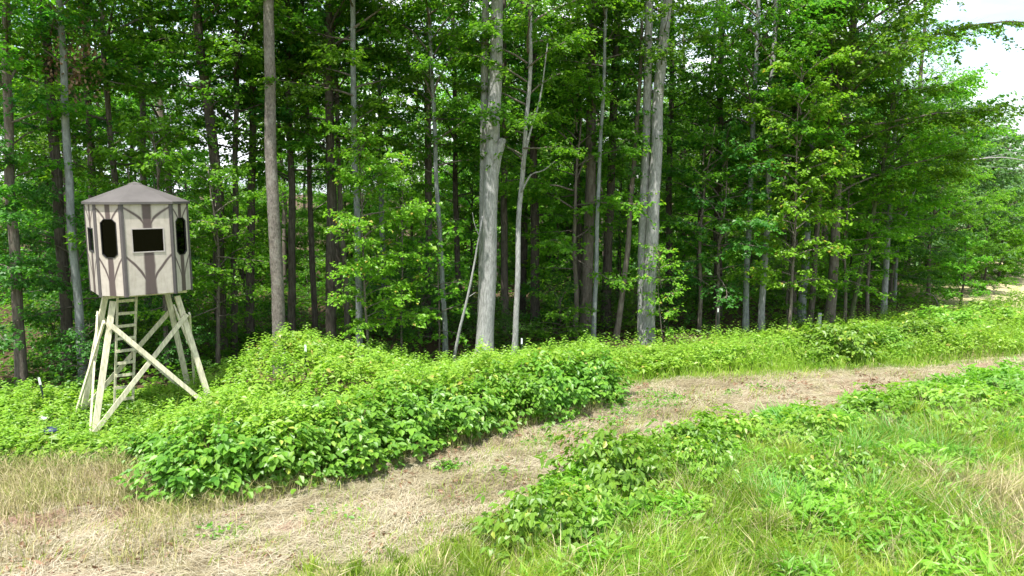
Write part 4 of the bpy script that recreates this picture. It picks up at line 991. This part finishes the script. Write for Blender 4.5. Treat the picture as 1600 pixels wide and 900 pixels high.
def undergrowth():
    rng = np.random.default_rng(500); n = 150000
    y = rng.uniform(16, 85, n); x = rng.uniform(-.82, .72, n) * y; d = y - y_edge(x)
    ok = (d > .3) & (d < 46) & (rng.random(n) < .25 + .75 * vnoise(x, y, 2.3, 71)); x, y = x[ok], y[ok]; n = len(x)
    h = (.15 + .75 * vnoise(x, y, 1.9, 72) ** 1.5) * rng.uniform(.2, 1, n); a = rng.uniform(0, 6.28, n)
    o = link('forest_undergrowth', np_mesh('forest_undergrowth', *leaf_arrays(np.stack([x, y, gz(x, y) + h], 1), np.stack([np.cos(a), np.sin(a), rng.normal(-.1, .3, n)], 1), np.array([0, 0, 1.0]) + rng.normal(0, .4, (n, 3)), rng.uniform(.10, .2, n) * np.clip(y / 26, 1, 2.4), .6, rng.beta(2, 2, n) * .9)), M['leaf_maple'])
    tag(o, 'leafy undergrowth covering the shaded forest floor', 'undergrowth', kind='stuff')
undergrowth()

# ------------------------------------------------------------------ grasses and straw
def scatter(rng, n, x0, x1, y0, y1):
    return rng.uniform(x0, x1, n), rng.uniform(y0, y1, n)

def grasses():
    rng = np.random.default_rng(300)
    # meadow right of the path
    x, y = scatter(rng, 300000, -9, 22, 8.2, 23)
    d = y_lo(x) - y + (vnoise(x, y, .9, 31) - .5) * 1.1
    dens = np.clip(d / .8 + .25, 0, 1) * np.clip(13 / y, .3, 1.1) * (0.45 + .75 * vnoise(x, y, 1.0, 32)) * np.where(x < -.5, .8, 1)
    ok = (rng.random(len(x)) < dens) & in_view(x, y); x, y = x[ok], y[ok]; n = len(x)
    lush = vnoise(x, y, 1.6, 33)
    brown = np.clip((x - 6.4) / 1.2, 0, 1) * np.clip((13.2 - y) / 1.3, 0, 1) + .35 * np.clip((vnoise(x, y, 1.3, 36) - .62) * 5, 0, 1)
    isdry = rng.random(n) < np.clip(.13 + .72 * brown, 0, .92)
    H = (.24 + .46 * lush) * rng.uniform(.55, 1.25, n) * np.where(x < .3, .55, 1) * np.clip(d[ok] / np.where(x > 3, 2.6, 1.0), .3, 1)
    H = np.where(isdry, H * 1.15, H)
    az = rng.uniform(0, 6.28, n) * .5 + vnoise(x, y, .7, 34) * 6.28
    P = np.stack([x, y, gz(x, y) - .01], 1); lean = rng.uniform(.15, .95, n); w = rng.uniform(.0035, .009, n) * np.where(lush > .55, 1.45, 1)
    v = np.clip(.2 + .6 * vnoise(x, y, .8, 35) + rng.normal(0, .16, n), 0, .86); v[rng.random(n) < .05] = .97
    g = ~isdry
    o = link('meadow_grass', np_mesh('meadow_grass', *blade_arrays(P[g], az[g], H[g], lean[g], w[g], v[g])), M['grass']); tag(o, 'lush green meadow grass in the foreground', 'grass', kind='stuff')
    g = isdry
    o = link('dry_grass', np_mesh('dry_grass', *blade_arrays(P[g], az[g], H[g], lean[g] * .8, w[g] * .75, rng.random(g.sum()))), M['dry']); tag(o, 'straw-coloured dry grass stalks among the meadow', 'dry grass', kind='stuff')
    # tussocks: blades fanning out of one foot
    m = 5200; cx, cy2 = scatter(rng, m, -3, 20, 8.6, 21); dd = y_lo(cx) - cy2
    ok = (dd > .05) & in_view(cx, cy2) & (rng.random(m) < np.clip(14 / cy2, .4, 1)); cx, cy2, dd = cx[ok], cy2[ok], dd[ok]; m = len(cx)
    br = np.clip((cx - 6.4) / 1.2, 0, 1) * np.clip((13.2 - cy2) / 1.3, 0, 1)
    th = (.22 + .5 * rng.random(m) ** 1.4) * np.clip(dd / np.where(cx > 3, 2.4, 1.2), .35, 1); tv = np.clip(.1 + .75 * vnoise(cx, cy2, .9, 35) + rng.normal(0, .2, m), 0, .8); td_ = rng.random(m) < .08 + .7 * br; tb = rng.random(m) < .2
    k = rng.integers(26, 52, m); i = np.repeat(np.arange(m), k); n = len(i); t = rng.uniform(0, 6.28, n); q = np.abs(rng.normal(0, .055, n))
    px, py = cx[i] + q * np.cos(t), cy2[i] + q * np.sin(t); Hh = th[i] * rng.uniform(.5, 1.15, n); ln = np.clip(rng.beta(2.2, 1.6, n), .1, .97); wd = rng.uniform(.003, .007, n) * np.where(tb[i], 1.9, 1.1)
    PP = np.stack([px, py, gz(px, py) - .01], 1); vv = np.clip(tv[i] + rng.normal(0, .08, n), 0, .86)
    g = ~td_[i]; o = link('grass_tussocks', np_mesh('grass_tussocks', *blade_arrays(PP[g], t[g] + rng.normal(0, .4, g.sum()), Hh[g], ln[g], wd[g], vv[g])), M['grass']); tag(o, 'shaggy green grass tussocks in the foreground meadow', 'grass', kind='stuff')
    g = td_[i]; o = link('dry_tussocks', np_mesh('dry_tussocks', *blade_arrays(PP[g], t[g] + rng.normal(0, .4, g.sum()), Hh[g] * 1.1, ln[g], wd[g] * .8, rng.random(g.sum()))), M['dry']); tag(o, 'bleached dry grass tussocks in the meadow', 'dry grass', kind='stuff')
    n = 5000; x2, y2 = scatter(rng, n, 0, 18, 8.8, 20); ok = (y_lo(x2) - y2 > .6) & in_view(x2, y2); x2, y2 = x2[ok], y2[ok]; n = len(x2)
    o = link('seed_stalks', np_mesh('seed_stalks', *blade_arrays(np.stack([x2, y2, gz(x2, y2)], 1), rng.uniform(0, 6.28, n), rng.uniform(.4, .85, n) * np.clip((y_lo(x2) - y2) / 2.2, .4, 1), rng.uniform(.05, .5, n), rng.uniform(.0022, .004, n), rng.uniform(.3, .9, n))), M['dry']); tag(o, 'thin pale seed stalks standing above the meadow grass', 'dry grass', kind='stuff')
    # broad-leaved sedge tufts
    c = [(3.6, 12.5, .7), (4.4, 11.3, .6), (6.6, 13.6, .9), (7.8, 14.4, 1.0), (8.3, 13.6, .8), (5.8, 11.4, .7), (9.8, 14.4, 1.0), (6.0, 15.1, .8), (10.9, 14.8, 1.1), (6.9, 10.6, .6)]
    parts = []
    for (a, b, r) in c:
        m = 300; q = np.abs(rng.normal(0, .6, m)) * r; t = rng.uniform(0, 6.28, m)
        px, py = a + q * np.cos(t), b + q * np.sin(t)
        parts.append(blade_arrays(np.stack([px, py, gz(px, py)], 1), t + rng.normal(0, .5, m), rng.uniform(.35, .75, m), rng.uniform(.3, .95, m), rng.uniform(.006, .013, m), np.clip(rng.beta(2, 2, m), 0, .9)))
    o = link('sedge', np_mesh('sedge', *join_arrays(parts)), M['grass_blue']); tag(o, 'blue-green tufts of broad sedge in the meadow', 'sedge', kind='stuff')
    # leafy weeds low between the grass
    x, y = scatter(rng, 200000, 0, 22, 8.5, 22); dd = y_lo(x) - y
    ok = (dd > .1) & in_view(x, y) & (rng.random(len(x)) < .9 * np.clip((vnoise(x, y, 1.2, 38) * .7 + vnoise(x, y, .45, 37) * .4 - .30) * 1.9, 0, 1) * np.clip(1 - .8 * np.clip((x - 6.4) / 1.2, 0, 1) * np.clip((13.2 - y) / 1.3, 0, 1), 0, 1)); x, y = x[ok], y[ok]; n = len(x)
    cl = vnoise(x, y, .6, 39) * np.clip(vnoise(x, y, 1.2, 38) * 1.7 - .2, .15, 1)
    P = np.stack([x, y, gz(x, y) + rng.uniform(.04, .14, n) + .5 * cl * rng.uniform(.2, 1, n)], 1); a = rng.uniform(0, 6.28, n)
    o = link('meadow_weeds', np_mesh('meadow_weeds', *leaf_arrays(P, np.stack([np.cos(a), np.sin(a), rng.normal(.40, .40, n)], 1), np.array([0, 0, 1.0]) + rng.normal(0, .35, (n, 3)), rng.uniform(.09, .25, n), rng.uniform(.13, .42, n), np.clip(.25 * rng.random(n) + .6 * vnoise(x, y, 1.1, 40) + .1, 0, .93), six=True)), M['leaf_thicket'])
    tag(o, 'leafy weeds mixed into the meadow grass', 'weeds', kind='stuff')
    # tall bright grass on the bank beyond the path
    x, y = scatter(rng, 260000, 1.5, 34, 17, 40)
    d = y - y_up(x); ok = (d > -.15) & (y < np.minimum(y_edge(x), np.where(x > 15, 32.5, 99)) + .5) & in_view(x, y) & (rng.random(len(x)) < np.clip(20 / y, .3, 1) * (.25 + .85 * vnoise(x, y, 1.4, 41))) & (d < 6)
    x, y, d = x[ok], y[ok], d[ok]; n = len(x)
    P = np.stack([x, y, gz(x, y)], 1)
    H = rng.uniform(.35, .95, n) * np.clip(.35 + d * .6, .3, 1) * np.clip((y_edge(x) + .3 - y) / 4.0, .2, 1)
    v = np.clip(.25 + .55 * vnoise(x, y, 1.0, 42) + rng.normal(0, .15, n), 0, .86); v[rng.random(n) < .05] = .97
    o = link('bank_grass', np_mesh('bank_grass', *blade_arrays(P, rng.uniform(0, 6.28, n), H, rng.uniform(.2, .95, n), rng.uniform(.005, .011, n), v)), M['grass']); tag(o, 'tall bright grass on the bank beyond the cut path', 'grass', kind='stuff')
    # grass at the hedge foot and dry corner near the tower
    x, y = scatter(rng, 220000, -14, 3, 8.5, 19)
    d = y_up(x) - y; corner = (x < -4.6) & (y > 9.3) & (y < y_up(x) - .3) & (y > 9.4 + (x + 4.6) * -.12)
    foot = (np.abs(d) < .42) & (rng.random(len(x)) < 1.2 * vnoise(x, y, .8, 44) ** 1.5)
    corner &= rng.random(len(x)) < np.clip((vnoise(x, y, .9, 45) - .08) * 1.7, 0, 1) * np.clip((-4.4 - x) / 1.2, 0, 1)
    ok = (corner | foot) & in_view(x, y); x, y, f = x[ok], y[ok], foot[ok]; n = len(x)
    H = np.where(f, rng.uniform(.15, .5, n), rng.uniform(.14, .42, n))
    o = link('dry_corner_grass', np_mesh('dry_corner_grass', *blade_arrays(np.stack([x, y, gz(x, y)], 1), rng.uniform(0, 6.28, n), H, rng.uniform(.2, .9, n), rng.uniform(.003, .006, n), np.clip(rng.normal(.42, .3, n) - .25 * vnoise(x, y, .7, 46), 0, 1))), M['dry']); tag(o, 'yellowing dry grass around the hedge foot and tower', 'dry grass', kind='stuff')
    # cut straw lying on the path
    x, y = scatter(rng, 440000, -13, 24, 7.6, 24)
    w1 = (vnoise(x, y, 1.0, 51) - .5) * .9
    ok = (y > y_lo(x) - .3 + w1) & (y < y_up(x) + .25) & in_view(x, y) & (rng.random(len(x)) < np.clip(12 / y, .35, 1)); x, y = x[ok], y[ok]; n = len(x)
    L = rng.uniform(.10, .42, n); a = np.where(rng.random(n) < .6, .5 + (vnoise(x, y, .6, 59) - .5) * 2.6 + rng.normal(0, .5, n), rng.uniform(0, 3.14, n))
    ud = np.stack([np.cos(a), np.sin(a), rng.normal(0, .16, n)], 1); sd = np.stack([-np.sin(a), np.cos(a), np.zeros(n)], 1); w = rng.uniform(.0015, .0042, n)[:, None]
    z = gz(x, y) + .012 + np.abs(rng.normal(0, .022, n)) + .05 * np.clip(vnoise(x, y, .45, 52) - .55, 0, 1)
    P = np.stack([x, y, z], 1); e = ud * L[:, None] / 2; bow = np.array([0, 0, 1.0]) * (L * rng.uniform(-.05, .12, n))[:, None]
    V = np.stack([P - e - sd * w, P - e + sd * w, P + bow + sd * w, P + bow - sd * w, P + e + sd * w * .6, P + e - sd * w * .6], 1).reshape(-1, 3)
    F = (np.array([[0, 1, 2, 3], [3, 2, 4, 5]])[None] + (np.arange(n) * 6)[:, None, None]).reshape(-1, 4)
    uu = x * .88 + y * .47; ww = -x * .47 + y * .88
    v = np.clip(-.08 + .45 * vnoise(uu / 2.2, ww, .3, 53) + .35 * vnoise(uu / 1.5, ww, .16, 50) + .55 * vnoise(uu / 2.5, ww, 1.1, 54) + rng.normal(0, .13, n), 0, 1)
    o = link('cut_straw', np_mesh('cut_straw', V, F, np.repeat(v, 6))); o.data.materials.append(M['straw']); tag(o, 'cut straw lying on the mown path', 'straw', kind='stuff')
    # reddish stubble and flattened green swaths
    x, y = scatter(rng, 90000, -13, 22, 8, 23); uu = x * .88 + y * .47; ww = -x * .47 + y * .88
    inside = (y > y_lo(x) - .2) & (y < y_up(x) + .1) & in_view(x, y); q = vnoise(uu / 2.2, ww, .6, 57)
    ok = inside & (rng.random(len(x)) < np.clip((q - .60) * 3.2, 0, .9)); a, b = x[ok], y[ok]; n = len(a)
    o = link('red_stubble', np_mesh('red_stubble', *blade_arrays(np.stack([a, b, gz(a, b)], 1), rng.uniform(0, 6.28, n), rng.uniform(.04, .13, n), rng.uniform(.2, .9, n), rng.uniform(.003, .006, n), np.clip(rng.normal(.75, .25, n), 0, 1))), M['straw']); tag(o, 'reddish stubble left standing on the mown path', 'stubble', kind='stuff')
    q2 = vnoise(uu / 2.6, ww, .5, 58); ok = inside & (rng.random(len(x)) < np.clip((q2 - .62) * 3.2, 0, .7)); a, b = x[ok], y[ok]; n = len(a)
    o = link('green_swath', np_mesh('green_swath', *blade_arrays(np.stack([a, b, gz(a, b) + .02], 1), rng.normal(.45, .7, n), rng.uniform(.1, .26, n), rng.uniform(.88, 1.0, n), rng.uniform(.003, .006, n), np.clip(rng.normal(.72, .2, n), 0, 1))), M['grass']); tag(o, 'flattened half-dried green swath on the mown path', 'cut grass', kind='stuff')
    c = [(-1.2, 13.3), (.6, 14.6), (-2.9, 11.3), (2.6, 16.6), (3.4, 17.2), (4.0, 17.9), (3.0, 17.7), (-4.6, 10.6), (1.2, 15.4), (5.6, 18.2), (-.2, 12.9), (6.8, 18.9), (3.7, 18.4), (2.2, 15.9)]
    parts = []
    for a0, b0 in c:
        m = int(rng.uniform(25, 110)); r_ = rng.uniform(.12, .38); px, py = a0 + rng.normal(0, r_, m), b0 + rng.normal(0, r_ * .6, m); t = rng.uniform(0, 6.28, m)
        parts.append(leaf_arrays(np.stack([px, py, gz(px, py) + rng.uniform(.02, .12, m)], 1), np.stack([np.cos(t), np.sin(t), rng.normal(.05, .3, m)], 1), np.array([0, 0, 1.0]) + rng.normal(0, .4, (m, 3)), rng.uniform(.05, .12, m), .55, np.clip(rng.beta(2, 2, m), 0, .9), six=True))
    o = link('track_weeds', np_mesh('track_weeds', *join_arrays(parts)), M['leaf_bramble']); tag(o, 'small leafy weeds surviving on the mown path', 'weeds', kind='stuff')
    n = 1500; x, y = scatter(rng, n * 12, -12, 14, 8.5, 21); ok = (y > y_lo(x)) & (y < y_up(x) - .1) & (vnoise(x, y, .5, 47) > .62) & in_view(x, y); x, y = x[ok][:n], y[ok][:n]; n = len(x)
    t = rng.uniform(0, 6.28, n)
    o = link('dead_leaf_litter', np_mesh('dead_leaf_litter', *leaf_arrays(np.stack([x, y, gz(x, y) + .05], 1), np.stack([np.cos(t), np.sin(t), rng.normal(.1, .4, n)], 1), rng.normal(0, 1, (n, 3)) + np.array([0, 0, .6]), rng.uniform(.05, .13, n), .5, rng.random(n) * .6, six=True)), M['deadleaf']); tag(o, 'dark dead leaves and clods scattered over the straw', 'leaf litter', kind='stuff')
    # green regrowth and tufts on the path
    x, y = scatter(rng, 120000, -13, 22, 8, 23)
    ok = (y > y_lo(x) - .4) & (y < y_up(x)) & in_view(x, y) & (rng.random(len(x)) < np.clip((vnoise(x, y, .6, 55) * .6 + vnoise(x, y, 2.2, 56) * .5 - .585) * 3.4, 0, .9)); x, y = x[ok], y[ok]; n = len(x)
    o = link('path_grass', np_mesh('path_grass', *blade_arrays(np.stack([x, y, gz(x, y)], 1), rng.uniform(0, 6.28, n), rng.uniform(.06, .24, n), rng.uniform(.3, .95, n), rng.uniform(.003, .006, n), np.clip(rng.normal(.6, .25, n), 0, 1))), M['grass']); tag(o, 'short green regrowth in the mown path', 'grass', kind='stuff')
grasses()

# low leafy cover left of the hedge, round the tower feet
def cover():
    rng = np.random.default_rng(400); x, y = scatter(rng, 60000, -15, -5.5, 12, 18.5)
    up = y_up(x); ok = (y > up + .1) & (y < y_edge(x) + .8) & in_view(x, y); x, y, up = x[ok], y[ok], up[ok]; n = len(x)
    h = (.12 + .38 * vnoise(x, y, 1.1, 61)) * np.clip((y - up) / .9, .25, 1) * (1 - .72 * np.exp(-(((x + 8.8) / 1.9) ** 2 + ((y - 15.3) / 1.5) ** 2) ** 2))
    a = rng.uniform(0, 6.28, n)
    o = link('ground_cover', np_mesh('ground_cover', *leaf_arrays(np.stack([x, y, gz(x, y) + h * rng.uniform(.4, 1, n)], 1), np.stack([np.cos(a), np.sin(a), rng.normal(-.1, .3, n)], 1), np.array([0, -.1, 1.0]) + rng.normal(0, .35, (n, 3)), rng.uniform(.06, .13, n), .6, np.clip(rng.beta(2, 2, n) * .95, 0, .93), six=True)), M['leaf_bramble'])
    tag(o, 'low leafy ground cover round the tower feet', 'ground cover', kind='stuff')
cover()

# ------------------------------------------------------------------ fence posts and small things
post_m = plain_mat('post_green', (0.02, 0.035, 0.025), .6, .3, .2); tip_m = plain_mat('post_white', (0.72, 0.74, 0.76), .5, .3, .05)
def post(label, x, y, h, tilt=0.0, tip=.17):
    root = empty('fence_post', (x, y, float(gz(x, y)))); root.rotation_euler = (0, tilt, .4); tag(root, label, 'fence post', 'steel fence posts in the weeds')
    def tee(z0, z1, g):
        a, b = .022 + g, .005 + g
        V1, F1 = box_arrays((-a, -b, z0), (a, b, z1)); V2, F2 = box_arrays((-b, b, z0), (b, .035 + g, z1))
        return np.concatenate([V1, V2]), np.concatenate([F1, F2 + 8])
    link('shaft', np_mesh('shaft', *tee(-.2, h - tip, 0)), post_m, root); link('white_tip', np_mesh('white_tip', *tee(h - tip, h, .002)), tip_m, root)
post('dark steel fence post with white tip in the bramble mound', -4.9, 17.0, 1.62)
post('leaning white-tipped fence post left of the tower', -11.1, 16.9, .82, -.12)
post('white-tipped fence post in the grassy bank beyond the twin trunks', 7.4, 25.9, 1.05, 0, .14)
post('short white-tipped post right of the forked slender tree', .3, 22.0, .75)
# metal guard on the foot of the lit grey trunk
gd = link('trunk_guard', np_mesh('trunk_guard', *tube_arrays([(0, 0, 0), (0, 0, .25), (0, 0, .5), (0, 0, .72)], [.07, .07, .068, .066], 12)), plain_mat('guard_metal', (.36, .38, .38), .5, .4, .15, metal=.2))
gd.location = (11.35, 26.6, .05); tag(gd, 'pale tube guard standing in weeds before the lit grey trunk', 'tree guard')
# dark blue thing and white scrap in the weeds
def lump(name, label, cat, x, y, z, r, sq, c, seed):
    rng = np.random.default_rng(seed); n, k = 7, 10; V = []
    th = np.linspace(.05, math.pi - .05, n); ph = np.linspace(0, 2 * math.pi, k, endpoint=False)
    for t in th:
        for p in ph:
            q = r * (1 + rng.normal(0, .10)); V.append((q * math.sin(t) * math.cos(p), q * math.sin(t) * math.sin(p) * .8, q * math.cos(t) * sq))
    F = [[i * k + j, (i + 1) * k + j, (i + 1) * k + (j + 1) % k, i * k + (j + 1) % k] for i in range(n - 1) for j in range(k)]
    o = link(name, np_mesh(name, np.array(V), np.array(F), smooth=True), plain_mat(name + '_mat', c, .5, .4, .3)); o.location = (x, y, z); tag(o, label, cat)
lump('tarpaulin_bundle', 'crumpled dark blue bundle lying in weeds before the tower', 'bundle', -9.75, 14.9, .20, .17, .5, (.02, .03, .08), 1)
lump('white_scrap', 'small white plastic scrap lying in weeds', 'plastic scrap', -10.2, 15.4, .30, .075, .6, (.55, .57, .6), 2)
